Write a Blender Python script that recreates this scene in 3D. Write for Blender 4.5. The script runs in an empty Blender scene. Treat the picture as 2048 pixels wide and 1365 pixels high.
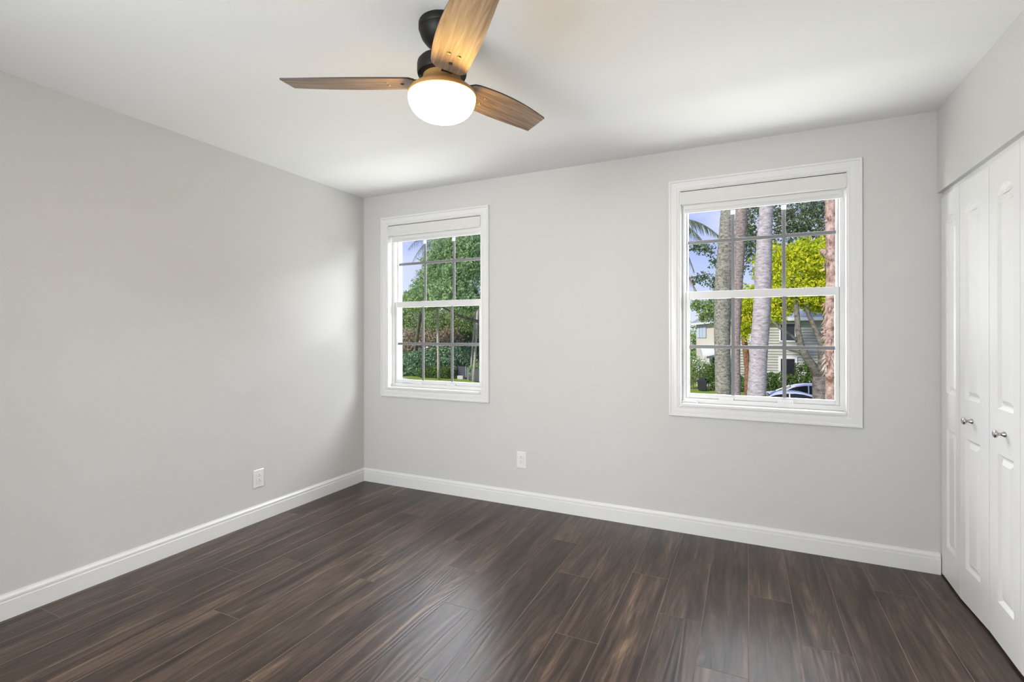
import bpy, bmesh, math, random
import numpy as np
from mathutils import Vector, Matrix
from mathutils.geometry import tessellate_polygon

SC = bpy.context.scene
COL = SC.collection

# ------------------------------------------------------------------ camera
EYE = Vector((2.9904, -3.3163, 1.2731))
cam_d = bpy.data.cameras.new('camera')
cam_d.sensor_width = 36.0
cam_d.lens = 989.5 / 2048 * 36.0
cam_d.shift_y = -16.39 / 2048
cam_d.clip_start = 0.05
cam_d.clip_end = 400
cam = bpy.data.objects.new('camera', cam_d)
COL.objects.link(cam)
cam.location = EYE
cam.rotation_euler = (Matrix.Rotation(math.radians(25.375), 3, 'Z') @ Matrix.Rotation(math.radians(90), 3, 'X')
                      @ Matrix.Rotation(math.radians(-0.088), 3, 'Z')).to_euler()
SC.camera = cam

# ------------------------------------------------------------------ colour management
SC.view_settings.view_transform = 'Standard'
SC.view_settings.look = 'None'
SC.view_settings.gamma = 1.0
SC.view_settings.use_curve_mapping = False
SC.view_settings.exposure = 0.05

# ------------------------------------------------------------------ sky
W = bpy.data.worlds.new('sky')
SC.world = W
W.use_nodes = True
nt = W.node_tree
nt.nodes.clear()
o_ = nt.nodes.new('ShaderNodeOutputWorld')
bg = nt.nodes.new('ShaderNodeBackground')
tc = nt.nodes.new('ShaderNodeTexCoord')
sep = nt.nodes.new('ShaderNodeSeparateXYZ')
rmp = nt.nodes.new('ShaderNodeValToRGB')
nz = nt.nodes.new('ShaderNodeTexNoise')
mixc = nt.nodes.new('ShaderNodeMixRGB')
mp = nt.nodes.new('ShaderNodeMapping')
cr = nt.nodes.new('ShaderNodeValToRGB')
mul = nt.nodes.new('ShaderNodeMath')
nt.links.new(tc.outputs['Generated'], sep.inputs[0])
nt.links.new(sep.outputs['Z'], rmp.inputs[0])
e = rmp.color_ramp.elements
e[0].position, e[0].color = 0.0, (0.82, 0.86, 1.0, 1)
e[1].position, e[1].color = 0.22, (0.30, 0.42, 0.98, 1)
x = rmp.color_ramp.elements.new(0.10); x.color = (0.60, 0.70, 1.0, 1)
x = rmp.color_ramp.elements.new(0.6); x.color = (0.16, 0.30, 0.85, 1)
mp.inputs['Scale'].default_value = (1.0, 1.0, 2.2)
nt.links.new(tc.outputs['Generated'], mp.inputs[0])
nt.links.new(mp.outputs[0], nz.inputs['Vector'])
nz.inputs['Scale'].default_value = 3.2
nz.inputs['Detail'].default_value = 6
nt.links.new(nz.outputs['Fac'], cr.inputs[0])
cr.color_ramp.elements[0].position = 0.50
cr.color_ramp.elements[1].position = 0.72
mul.operation = 'MULTIPLY'
mul.inputs[1].default_value = 0.75
nt.links.new(cr.outputs[0], mul.inputs[0])
nt.links.new(mul.outputs[0], mixc.inputs[0])
nt.links.new(rmp.outputs[0], mixc.inputs[1])
mixc.inputs[2].default_value = (0.95, 0.95, 1.0, 1)
nt.links.new(mixc.outputs[0], bg.inputs[0])
bg.inputs[1].default_value = 1.0
nt.links.new(bg.outputs[0], o_.inputs[0])

# ------------------------------------------------------------------ sun and added fill lamps
def aim(o, target):
    o.rotation_euler = (Vector(target) - o.location).to_track_quat('-Z', 'Y').to_euler()

sun_d = bpy.data.lights.new('sun', 'SUN')
sun_d.energy = 4.3
sun_d.angle = math.radians(3)
sun_d.color = (1.0, 0.95, 0.86)
sun = bpy.data.objects.new('sun', sun_d)
COL.objects.link(sun)
sun.location = (-8, -10, 14)
aim(sun, (0, 4.5, 3.0))

def area(name, loc, target, sx, sy, power, color=(1, 1, 1), spread=180):
    d = bpy.data.lights.new(name, 'AREA')
    d.shape = 'RECTANGLE'
    d.size, d.size_y = sx, sy
    d.energy = power
    d.color = color
    d.spread = math.radians(spread)
    o = bpy.data.objects.new(name, d)
    COL.objects.link(o)
    o.location = loc
    aim(o, target)
    return o

# added fill panels outside the windows, out of view, brightening the room beyond its daylight
area('fill_outside_right', (5.9, 1.5, 2.45), (2.6, -0.1, 1.4), 1.6, 0.9, 200, (0.97, 0.985, 1.0))  # unseen panel, brightens the left wall through the right window
area('fill_outside_left', (-1.75, 1.1, 1.5), (1.1, -0.1, 1.5), 1.2, 1.6, 300, (0.97, 0.985, 1.0))  # unseen panel, added to lift the closet side
area('fill_outside_above', (2.8, 2.2, 3.75), (2.3, 0.0, 1.5), 9.0, 2.0, 860, (0.96, 0.98, 1.0))  # unseen panel, added for the left wall patch and floor sheen
area('fill_outside_low_far', (1.9, 4.0, -1.6), (1.9, 0.0, 1.5), 9.0, 2.0, 260, (1.0, 0.99, 0.96))  # unseen panel standing in for ground bounce on the ceiling
area('fill_outside_low_near', (1.9, 1.05, 0.02), (1.9, -0.3, 1.7), 6.0, 0.9, 145, (1.0, 0.99, 0.96))  # unseen panel, added to brighten the ceiling close to the windows
# added fill lamp behind the camera, shining in through an invented doorway
area('fill_behind_camera', (1.5, -5.0, 1.45), (3.5, 0, 1.45), 1.3, 2.0, 156, (0.925, 0.97, 1.0))

# ------------------------------------------------------------------ material helpers
def newmat(name):
    m = bpy.data.materials.new(name)
    m.use_nodes = True
    n = m.node_tree
    b = n.nodes['Principled BSDF']
    return m, n, b

def plain(name, col, rough=0.5, metal=0.0, spec=0.5, bump=None, var=None):
    """bump = (scale, strength); var = (scale, second colour)"""
    m, n, b = newmat(name)
    b.inputs['Base Color'].default_value = (*col, 1)
    b.inputs['Roughness'].default_value = rough
    b.inputs['Metallic'].default_value = metal
    b.inputs['Specular IOR Level'].default_value = spec
    if bump or var:
        t = n.nodes.new('ShaderNodeTexCoord')
    if bump:
        z = n.nodes.new('ShaderNodeTexNoise')
        z.inputs['Scale'].default_value = bump[0]
        z.inputs['Detail'].default_value = 3
        n.links.new(t.outputs['Object'], z.inputs['Vector'])
        bp = n.nodes.new('ShaderNodeBump')
        bp.inputs['Strength'].default_value = bump[1]
        bp.inputs['Distance'].default_value = 0.004
        n.links.new(z.outputs['Fac'], bp.inputs['Height'])
        n.links.new(bp.outputs[0], b.inputs['Normal'])
    if var:
        z = n.nodes.new('ShaderNodeTexNoise')
        z.inputs['Scale'].default_value = var[0]
        z.inputs['Detail'].default_value = 5
        n.links.new(t.outputs['Object'], z.inputs['Vector'])
        r = n.nodes.new('ShaderNodeValToRGB')
        r.color_ramp.elements[0].position = 0.35
        r.color_ramp.elements[1].position = 0.65
        r.color_ramp.elements[0].color = (*col, 1)
        r.color_ramp.elements[1].color = (*var[1], 1)
        n.links.new(z.outputs['Fac'], r.inputs[0])
        n.links.new(r.outputs[0], b.inputs['Base Color'])
    return m

M_WALL = plain('wall_paint', (0.635, 0.63, 0.615), 0.55, spec=0.3, bump=(220, 0.12))
M_CEIL = plain('ceiling_paint', (0.86, 0.86, 0.855), 0.8, spec=0.2, bump=(160, 0.10))
M_TRIM = plain('white_trim_paint', (0.785, 0.785, 0.775), 0.32)
M_DOOR = plain('white_door_paint', (0.83, 0.83, 0.825), 0.35)
M_VINYL = plain('white_vinyl', (0.73, 0.73, 0.73), 0.35)
M_MUNTIN = plain('backlit_grey_bar', (0.20, 0.20, 0.21), 0.4)  # shade of the backlit bars put into this grey
M_SHADE = plain('white_shade_fabric', (0.80, 0.80, 0.78), 0.8, bump=(900, 0.1))
M_VALANCE = plain('valance_fabric', (0.72, 0.715, 0.69), 0.7, bump=(700, 0.1))
M_BLACK = plain('dark_slot', (0.015, 0.015, 0.015), 0.6)
M_PLASTIC = plain('white_plastic', (0.80, 0.80, 0.79), 0.3)
M_NICKEL = plain('brushed_nickel', (0.55, 0.53, 0.50), 0.25, metal=1.0)
M_BRONZE = plain('dark_bronze', (0.010, 0.009, 0.008), 0.5, spec=0.25)
M_BRONZE_GLOW = plain('glow_gold_bronze', (0.40, 0.22, 0.075), 0.40, metal=0.2)  # warm glow of the globe put into the bronze colour
M_SCREW = plain('brass_screw', (0.55, 0.40, 0.18), 0.3, metal=1.0)
M_DARKVOID = plain('closet_dark', (0.05, 0.05, 0.05), 0.9)
M_BALL = plain('pale_hanger_ball', (0.45, 0.45, 0.52), 0.4)

def glass_mat():
    m = bpy.data.materials.new('window_glass')
    m.use_nodes = True
    n = m.node_tree
    n.nodes.clear()
    o = n.nodes.new('ShaderNodeOutputMaterial')
    tr = n.nodes.new('ShaderNodeBsdfTransparent')
    gl = n.nodes.new('ShaderNodeBsdfGlossy')
    mx = n.nodes.new('ShaderNodeMixShader')
    fr = n.nodes.new('ShaderNodeFresnel')
    fr.inputs['IOR'].default_value = 1.35
    tr.inputs[0].default_value = (0.97, 0.985, 0.98, 1)
    gl.inputs['Roughness'].default_value = 0.02
    n.links.new(fr.outputs[0], mx.inputs[0])
    n.links.new(tr.outputs[0], mx.inputs[1])
    n.links.new(gl.outputs[0], mx.inputs[2])
    n.links.new(mx.outputs[0], o.inputs[0])
    return m
M_GLASS = glass_mat()

def floor_mat():
    m, n, b = newmat('dark_oak_planks')
    L = n.links
    at = n.nodes.new('ShaderNodeAttribute'); at.attribute_name = 'plank'
    tcn = n.nodes.new('ShaderNodeTexCoord')
    sc = n.nodes.new('ShaderNodeVectorMath'); sc.operation = 'MULTIPLY'
    sc.inputs[1].default_value = (37.0, 23.0, 11.0)
    L.new(at.outputs['Color'], sc.inputs[0])
    ad = n.nodes.new('ShaderNodeVectorMath'); ad.operation = 'ADD'
    L.new(tcn.outputs['Object'], ad.inputs[0]); L.new(sc.outputs[0], ad.inputs[1])
    def noise(scale, mapping, detail, rough=0.55, dist=0.0):
        mpn = n.nodes.new('ShaderNodeMapping'); mpn.inputs['Scale'].default_value = mapping
        L.new(ad.outputs[0], mpn.inputs[0])
        z = n.nodes.new('ShaderNodeTexNoise')
        z.inputs['Scale'].default_value = scale; z.inputs['Detail'].default_value = detail
        z.inputs['Roughness'].default_value = rough; z.inputs['Distortion'].default_value = dist
        L.new(mpn.outputs[0], z.inputs['Vector'])
        return z
    broad = noise(1.0, (13, 1.1, 1), 4, 0.6, 0.8)
    grain = noise(1.0, (120, 5.0, 1), 7, 0.68, 0.6)
    cath = noise(1.0, (5.5, 0.55, 1), 2, 0.45, 0.3)
    cm = n.nodes.new('ShaderNodeMath'); cm.operation = 'MULTIPLY'; cm.inputs[1].default_value = 95
    L.new(cath.outputs['Fac'], cm.inputs[0])
    wv = n.nodes.new('ShaderNodeMath'); wv.operation = 'SINE'
    L.new(cm.outputs[0], wv.inputs[0])
    wv1 = n.nodes.new('ShaderNodeMath'); wv1.operation = 'MULTIPLY_ADD'; wv1.inputs[1].default_value = .5; wv1.inputs[2].default_value = .5
    L.new(wv.outputs[0], wv1.inputs[0]); wv = wv1
    r1 = n.nodes.new('ShaderNodeValToRGB')
    el = r1.color_ramp.elements
    el[0].position, el[0].color = 0.32, (0.024, 0.0135, 0.0098, 1)
    el[1].position, el[1].color = 0.70, (0.185, 0.122, 0.082, 1)
    q = el.new(0.45); q.color = (0.052, 0.031, 0.0225, 1)
    q = el.new(0.58); q.color = (0.088, 0.056, 0.040, 1)
    L.new(broad.outputs['Fac'], r1.inputs[0])
    r2 = n.nodes.new('ShaderNodeValToRGB')
    r2.color_ramp.elements[0].position = 0.35; r2.color_ramp.elements[0].color = (0.40, 0.40, 0.40, 1)
    r2.color_ramp.elements[1].position = 0.62; r2.color_ramp.elements[1].color = (1.2, 1.2, 1.2, 1)
    L.new(grain.outputs['Fac'], r2.inputs[0])
    mx = n.nodes.new('ShaderNodeMixRGB'); mx.blend_type = 'MULTIPLY'; mx.inputs[0].default_value = 0.9
    L.new(r1.outputs[0], mx.inputs[1]); L.new(r2.outputs[0], mx.inputs[2])
    r3 = n.nodes.new('ShaderNodeValToRGB')
    r3.color_ramp.elements[0].position = 0.0; r3.color_ramp.elements[0].color = (0.55, 0.53, 0.52, 1)
    r3.color_ramp.elements[1].position = 0.45; r3.color_ramp.elements[1].color = (1.05, 1.05, 1.05, 1)
    L.new(wv.outputs[0], r3.inputs[0])
    mx2 = n.nodes.new('ShaderNodeMixRGB'); mx2.blend_type = 'MULTIPLY'; mx2.inputs[0].default_value = 0.6
    L.new(mx.outputs[0], mx2.inputs[1]); L.new(r3.outputs[0], mx2.inputs[2])
    # tone of each plank
    sp = n.nodes.new('ShaderNodeSeparateColor'); L.new(at.outputs['Color'], sp.inputs[0])
    mr = n.nodes.new('ShaderNodeMapRange'); mr.inputs['To Min'].default_value = 0.72; mr.inputs['To Max'].default_value = 1.28
    L.new(sp.outputs['Blue'], mr.inputs['Value'])
    mx3 = n.nodes.new('ShaderNodeVectorMath'); mx3.operation = 'SCALE'
    L.new(mx2.outputs[0], mx3.inputs[0]); L.new(mr.outputs[0], mx3.inputs['Scale'])
    L.new(mx3.outputs[0], b.inputs['Base Color'])
    rr = n.nodes.new('ShaderNodeMapRange'); rr.inputs['To Min'].default_value = 0.25; rr.inputs['To Max'].default_value = 0.40
    L.new(grain.outputs['Fac'], rr.inputs['Value']); L.new(rr.outputs[0], b.inputs['Roughness'])
    b.inputs['Specular IOR Level'].default_value = 0.4
    hs = n.nodes.new('ShaderNodeMath'); hs.operation = 'ADD'
    L.new(grain.outputs['Fac'], hs.inputs[0]); L.new(wv.outputs[0], hs.inputs[1])
    bp = n.nodes.new('ShaderNodeBump'); bp.inputs['Strength'].default_value = 0.22; bp.inputs['Distance'].default_value = 0.0015
    L.new(hs.outputs[0], bp.inputs['Height']); L.new(bp.outputs[0], b.inputs['Normal'])
    return m
M_FLOOR = floor_mat()
M_PLANK_EDGE = plain('plank_edge', (0.20, 0.15, 0.11), 0.5)

def blade_mat():
    m, n, b = newmat('weathered_walnut_blade')
    t = n.nodes.new('ShaderNodeTexCoord')
    mpn = n.nodes.new('ShaderNodeMapping'); mpn.inputs['Scale'].default_value = (5, 75, 20)
    z = n.nodes.new('ShaderNodeTexNoise'); z.inputs['Scale'].default_value = 1.0
    z.inputs['Detail'].default_value = 5; z.inputs['Distortion'].default_value = 0.7
    n.links.new(t.outputs['Object'], mpn.inputs[0]); n.links.new(mpn.outputs[0], z.inputs['Vector'])
    r = n.nodes.new('ShaderNodeValToRGB')
    r.color_ramp.elements[0].position = 0.30; r.color_ramp.elements[0].color = (0.16, 0.105, 0.070, 1)
    r.color_ramp.elements[1].position = 0.70; r.color_ramp.elements[1].color = (0.40, 0.30, 0.225, 1)
    n.links.new(z.outputs['Fac'], r.inputs[0]); n.links.new(r.outputs[0], b.inputs['Base Color'])
    b.inputs['Roughness'].default_value = 0.45
    return m
M_BLADE = blade_mat()
M_BLADE_EDGE = plain('dark_blade_edge', (0.035, 0.022, 0.016), 0.5)

def emit_mat(name, col, strength):
    m = bpy.data.materials.new(name); m.use_nodes = True
    n = m.node_tree; n.nodes.clear()
    o = n.nodes.new('ShaderNodeOutputMaterial'); em = n.nodes.new('ShaderNodeEmission')
    em.inputs[0].default_value = (*col, 1); em.inputs[1].default_value = strength
    n.links.new(em.outputs[0], o.inputs[0])
    return m
M_GLOBE = emit_mat('lit_frosted_glass', (1.0, 0.59, 0.16), 32.0)

def leaf_mat(name, c0, c1, c2, trans=0.35):
    m = bpy.data.materials.new(name); m.use_nodes = True
    n = m.node_tree; n.nodes.clear(); L = n.links
    o = n.nodes.new('ShaderNodeOutputMaterial')
    g = n.nodes.new('ShaderNodeNewGeometry')
    r = n.nodes.new('ShaderNodeValToRGB')
    el = r.color_ramp.elements
    el[0].position, el[0].color = 0.0, (*c0, 1)
    el[1].position, el[1].color = 1.0, (*c2, 1)
    q = el.new(0.5); q.color = (*c1, 1)
    L.new(g.outputs['Random Per Island'], r.inputs[0])
    d = n.nodes.new('ShaderNodeBsdfDiffuse'); t = n.nodes.new('ShaderNodeBsdfTranslucent')
    mx = n.nodes.new('ShaderNodeMixShader'); mx.inputs[0].default_value = trans
    L.new(r.outputs[0], d.inputs[0]); L.new(r.outputs[0], t.inputs[0])
    L.new(d.outputs[0], mx.inputs[1]); L.new(t.outputs[0], mx.inputs[2])
    L.new(mx.outputs[0], o.inputs[0])
    return m

# ------------------------------------------------------------------ object helpers
def tag(o, label=None, cat=None, group=None, kind=None):
    if label: o['label'] = label
    if cat: o['category'] = cat
    if group: o['group'] = group
    if kind: o['kind'] = kind
    return o

def empty(name, loc=(0, 0, 0), label=None, cat=None, group=None, kind=None, parent=None):
    o = bpy.data.objects.new(name, None)
    o.empty_display_size = 0.1
    COL.objects.link(o)
    o.location = loc
    if parent: o.parent = parent
    return tag(o, label, cat, group, kind)

class MB:
    def __init__(s):
        s.v, s.f, s.mi = [], [], []
    def add(s, vs, fs, mi=0):
        k = len(s.v)
        s.v.extend([tuple(p) for p in vs])
        for f in fs:
            s.f.append(tuple(i + k for i in f)); s.mi.append(mi)
        return s
    def box(s, x0, x1, y0, y1, z0, z1, mi=0):
        return s.add([(x0, y0, z0), (x1, y0, z0), (x1, y1, z0), (x0, y1, z0), (x0, y0, z1), (x1, y0, z1), (x1, y1, z1), (x0, y1, z1)],
                     [(0, 3, 2, 1), (4, 5, 6, 7), (0, 1, 5, 4), (1, 2, 6, 5), (2, 3, 7, 6), (3, 0, 4, 7)], mi)
    def quad(s, a, b, c, d, mi=0):
        return s.add([a, b, c, d], [(0, 1, 2, 3)], mi)
    def lathe(s, prof, n=48, center=(0, 0, 0), axis='Z', mi=0, cap0=True, cap1=True):
        vs, fs = [], []
        for (r, h) in prof:
            for i in range(n):
                a = 2 * math.pi * i / n
                c, q = r * math.cos(a), r * math.sin(a)
                if axis == 'Z': p = (c, q, h)
                elif axis == 'X': p = (h, c, q)
                else: p = (q, h, c)
                vs.append((p[0] + center[0], p[1] + center[1], p[2] + center[2]))
        for j in range(len(prof) - 1):
            for i in range(n):
                k = (i + 1) % n
                fs.append((j * n + i, j * n + k, (j + 1) * n + k, (j + 1) * n + i))
        if cap0: fs.append(tuple(range(n - 1, -1, -1)))
        if cap1: fs.append(tuple((len(prof) - 1) * n + i for i in range(n)))
        return s.add(vs, fs, mi)
    def tube(s, pts, radii, n=10, mi=0, cap=True):
        pts = [Vector(p) for p in pts]
        vs, fs = [], []
        ref = None
        for i, p in enumerate(pts):
            d = (pts[min(i + 1, len(pts) - 1)] - pts[max(i - 1, 0)]).normalized()
            if ref is None:
                ref = d.orthogonal().normalized()
            u = (ref - d * ref.dot(d)).normalized(); ref = u
            w = d.cross(u)
            r = radii[i] if hasattr(radii, '__len__') else radii
            for k in range(n):
                a = 2 * math.pi * k / n
                vs.append(p + u * (r * math.cos(a)) + w * (r * math.sin(a)))
        for i in range(len(pts) - 1):
            for k in range(n):
                k2 = (k + 1) % n
                fs.append((i * n + k, i * n + k2, (i + 1) * n + k2, (i + 1) * n + k))
        if cap:
            fs.append(tuple(range(n - 1, -1, -1)))
            fs.append(tuple((len(pts) - 1) * n + i for i in range(n)))
        return s.add(vs, fs, mi)
    def build(s, name, mat, parent=None, smooth=False, bevel=0, loc=None, kind=None, fix=True):
        me = bpy.data.meshes.new(name)
        me.from_pydata(s.v, [], s.f)
        mats = mat if isinstance(mat, (list, tuple)) else [mat]
        for q in mats: me.materials.append(q)
        if len(mats) > 1: me.polygons.foreach_set('material_index', s.mi)
        if fix and len(s.f) < 60000:
            bm = bmesh.new(); bm.from_mesh(me)
            bmesh.ops.recalc_face_normals(bm, faces=bm.faces)
            bm.to_mesh(me); bm.free()
        if smooth:
            me.polygons.foreach_set('use_smooth', [True] * len(me.polygons))
            if smooth != 'all':
                me.set_sharp_from_angle(angle=math.radians(smooth if smooth is not True else 35))
        me.update()
        o = bpy.data.objects.new(name, me)
        COL.objects.link(o)
        if parent: o.parent = parent
        if loc: o.location = loc
        if bevel:
            b = o.modifiers.new('bevel', 'BEVEL'); b.width = bevel; b.segments = 2; b.limit_method = 'ANGLE'
        if kind: o['kind'] = kind
        return o

def copy_tree(o, parent=None):
    c = o.copy(); COL.objects.link(c)
    if parent: c.parent = parent
    for ch in list(o.children): copy_tree(ch, c)
    return c

# ------------------------------------------------------------------ room shell
RW, RH = 3.897, 2.44          # room width and height
REAR = -4.05                  # rear wall (behind the camera)
WIN = [(0.7137, 'window_1'), (3.0540, 'window_2')]
HO = 0.455                    # half width of the wall opening
ZO0, ZO1 = 0.800, 2.185       # opening bottom and top

# back wall with the two window openings
mb = MB()
xs = [-0.15, WIN[0][0] - HO, WIN[0][0] + HO, WIN[1][0] - HO, WIN[1][0] + HO, 4.7]
zs = [-0.25, ZO0, ZO1, 2.6]
for yy in (0.0, 0.14):
    for i in range(5):
        for j in range(3):
            if i in (1, 3) and j == 1: continue
            mb.quad((xs[i], yy, zs[j]), (xs[i + 1], yy, zs[j]), (xs[i + 1], yy, zs[j + 1]), (xs[i], yy, zs[j + 1]))
for i in (1, 3):
    a, b = xs[i], xs[i + 1]
    mb.quad((a, 0, ZO0), (a, .14, ZO0), (a, .14, ZO1), (a, 0, ZO1))
    mb.quad((b, 0, ZO0), (b, .14, ZO0), (b, .14, ZO1), (b, 0, ZO1))
    mb.quad((a, 0, ZO0), (b, 0, ZO0), (b, .14, ZO0), (a, .14, ZO0))
    mb.quad((a, 0, ZO1), (b, 0, ZO1), (b, .14, ZO1), (a, .14, ZO1))
mb.build('wall_back', M_WALL, kind='structure', fix=False)
MB().box(-0.15, 0, REAR - .1, 0, -0.25, 2.6).build('wall_left', M_WALL, kind='structure')
MB().box(-0.15, 4.7, REAR - .1, 0.14, RH, 2.6).build('ceiling', M_CEIL, kind='structure')
# right wall: header above the closet opening and full height wall beyond it
CL_END = -1.165
SOF = 2.004
mb = MB()
mb.box(RW, RW + .11, CL_END, 0, SOF, RH)
mb.box(RW, RW + .11, REAR - .1, CL_END, 0, RH)
mb.build('wall_right', M_WALL, kind='structure')
mb = MB()                     # closet cavity behind the doors
mb.quad((4.6, 0, 0), (4.6, -1.5, 0), (4.6, -1.5, RH), (4.6, 0, RH))
mb.quad((4.0, -1.5, 0), (4.6, -1.5, 0), (4.6, -1.5, RH), (4.0, -1.5, RH))
mb.build('wall_closet', M_DARKVOID, kind='structure', fix=False)
# rear wall; its unseen doorway is added to admit and trim the fill lamp
DX0, DX1, DZ = 0.95, 2.12, 2.20
mb = MB()
mb.box(-0.15, DX0, REAR - .1, REAR, 0, RH)
mb.box(DX1, RW, REAR - .1, REAR, 0, RH)
mb.box(DX0, DX1, REAR - .1, REAR, DZ, RH)
mb.build('wall_rear', M_WALL, kind='structure')
mb = MB()                     # made-up enclosure round the fill lamp, keeps out sun and sky
mb.quad((0.6, REAR - .1, -.01), (3.9, REAR - .1, -.01), (3.9, -6, -.01), (0.6, -6, -.01))
mb.quad((0.6, REAR - .1, RH), (3.9, REAR - .1, RH), (3.9, -6, RH), (0.6, -6, RH))
mb.quad((0.6, -6, -.01), (3.9, -6, -.01), (3.9, -6, RH), (0.6, -6, RH))
mb.quad((0.6, -6, -.01), (0.6, REAR - .1, -.01), (0.6, REAR - .1, RH), (0.6, -6, RH))
mb.quad((3.9, -6, -.01), (3.9, REAR - .1, -.01), (3.9, REAR - .1, RH), (3.9, -6, RH))
mb.build('wall_fill_enclosure', M_WALL, kind='structure', fix=False)

# floor of individual planks with bevelled long edges
PW, PX0, PLEN = 0.1855, 0.0285, 1.362
JOINT = {0: -.82, 1: -.49, 2: -1.565, 3: -1.337, 4: -1.85, 5: -1.085, 6: -1.337, 7: -.73, 8: -1.02, 9: -1.34, 10: -.45, 11: -.83,
         12: -1.34, 13: -.668, 14: -1.0, 15: -1.306, 16: -.657, 17: -.993, 18: -1.45, 19: -.347, 20: -1.15, 21: -.6, 22: -.9, -1: -1.1}
rng = random.Random(5)
mb = MB(); pcol = []
G, DPT = 0.0013, 0.0012
for c in range(-1, 25):
    x0, x1 = PX0 + PW * c, PX0 + PW * (c + 1)
    x0, x1 = max(x0, -0.05), min(x1, 4.62)
    if x1 - x0 < .01: continue
    j = JOINT.get(c, -0.3 - 0.33 * (c % 4))
    ys = [j + PLEN * k for k in range(-4, 3)]
    ys = [y for y in ys if REAR - 0.1 < y < -0.0] 
    ys = [REAR - .12] + ys + [0.02]
    for a, b in zip(ys[:-1], ys[1:]):
        col = (rng.random(), rng.random(), rng.random(), 1)
        t = [(x0 + G, a + G, 0), (x1 - G, a + G, 0), (x1 - G, b - G, 0), (x0 + G, b - G, 0)]
        l = [(x0, a, -DPT), (x1, a, -DPT), (x1, b, -DPT), (x0, b, -DPT)]
        mb.add(t, [(0, 1, 2, 3)], 0)
        mb.add(t + l, [(4, 5, 1, 0), (5, 6, 2, 1), (6, 7, 3, 2), (7, 4, 0, 3)], 1)
        pcol += [col] * 12
mb.add([(-.15, REAR - .15, -.25), (4.7, REAR - .15, -.25), (4.7, .02, -.25), (-.15, .02, -.25)], [(0, 3, 2, 1)], 1); pcol += [(0, 0, 0, 1)] * 4
fl = mb.build('floor', [M_FLOOR, M_PLANK_EDGE], kind='structure', fix=False)
ca = fl.data.color_attributes.new('plank', 'FLOAT_COLOR', 'POINT')
ca.data.foreach_set('color', [q for cc in pcol for q in cc])

# baseboards: flat board, groove, moulded top
BP = [(0.000, 0.0), (0.014, 0.0), (0.014, 0.078), (0.0125, 0.081), (0.0095, 0.0825), (0.0095, 0.085), (0.0125, 0.0865), (0.0125, 0.096), (0.010, 0.101), (0.0055, 0.106), (0.0045, 0.111), (0.000, 0.1115)]
def baseboard(name, a, b, nrm, ext0=0, ext1=0):
    mb = MB(); vs = []
    a, b, nrm = Vector(a), Vector(b), Vector(nrm)
    d = (b - a).normalized()
    n = len(BP)
    for base, m in ((a, ext0), (b, ext1)):
        for (t, h) in BP:
            vs.append(base + nrm * t + d * (t * m) + Vector((0, 0, h)))
    fs = [(i, i + 1, n + i + 1, n + i) for i in range(n - 1)]
    fs += [tuple(range(n)), tuple(range(2 * n - 1, n - 1, -1))]
    mb.add(vs, fs)
    return mb.build(name, M_TRIM, kind='structure', smooth=25)
baseboard('baseboard_left', (0, REAR, 0), (0, 0, 0), (1, 0, 0), 0, -1)
baseboard('baseboard_back', (0, 0, 0), (3.9085, 0, 0), (0, -1, 0), 1, 0)

# ------------------------------------------------------------------ windows
def frame_sweep(prof, x0, x1, z0, z1, ysign=-1):
    """mitred rectangular frame; prof = (inset from the outer edge, distance off the wall)"""
    mb = MB(); vs = []; n = len(prof)
    for (cx, cz, sx, sz) in ((x0, z0, 1, 1), (x1, z0, -1, 1), (x1, z1, -1, -1), (x0, z1, 1, -1)):
        for (t, h) in prof:
            vs.append((cx + sx * t, ysign * h, cz + sz * t))
    fs = []
    for c in range(4):
        d = (c + 1) % 4
        for i in range(n - 1):
            fs.append((c * n + i, d * n + i, d * n + i + 1, c * n + i + 1))
    mb.add(vs, fs)
    return mb

CASE = [(0, 0), (0, .015), (.003, .0195), (.008, .0205), (.013, .0195), (.0155, .0155), (.017, .0145), (.021, .0145), (.028, .0165), (.044, .0165),
        (.050, .0155), (.054, .0125), (.057, .012), (.0595, .014), (.064, .014), (.0675, .011), (.0695, .006), (.0695, -.002)]

def bar(mb, x0, x1, y0, y1, z0, z1): mb.box(x0, x1, y0, y1, z0, z1)
def rect_frame(x0, x1, z0, z1, w, y0, y1, wb=None, wt=None):
    wb = w if wb is None else wb; wt = w if wt is None else wt
    mb = MB()
    mb.box(x0, x0 + w, y0, y1, z0, z1); mb.box(x1 - w, x1, y0, y1, z0, z1)
    mb.box(x0 + w, x1 - w, y0, y1, z0, z0 + wb); mb.box(x0 + w, x1 - w, y0, y1, z1 - wt, z1)
    return mb

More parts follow.
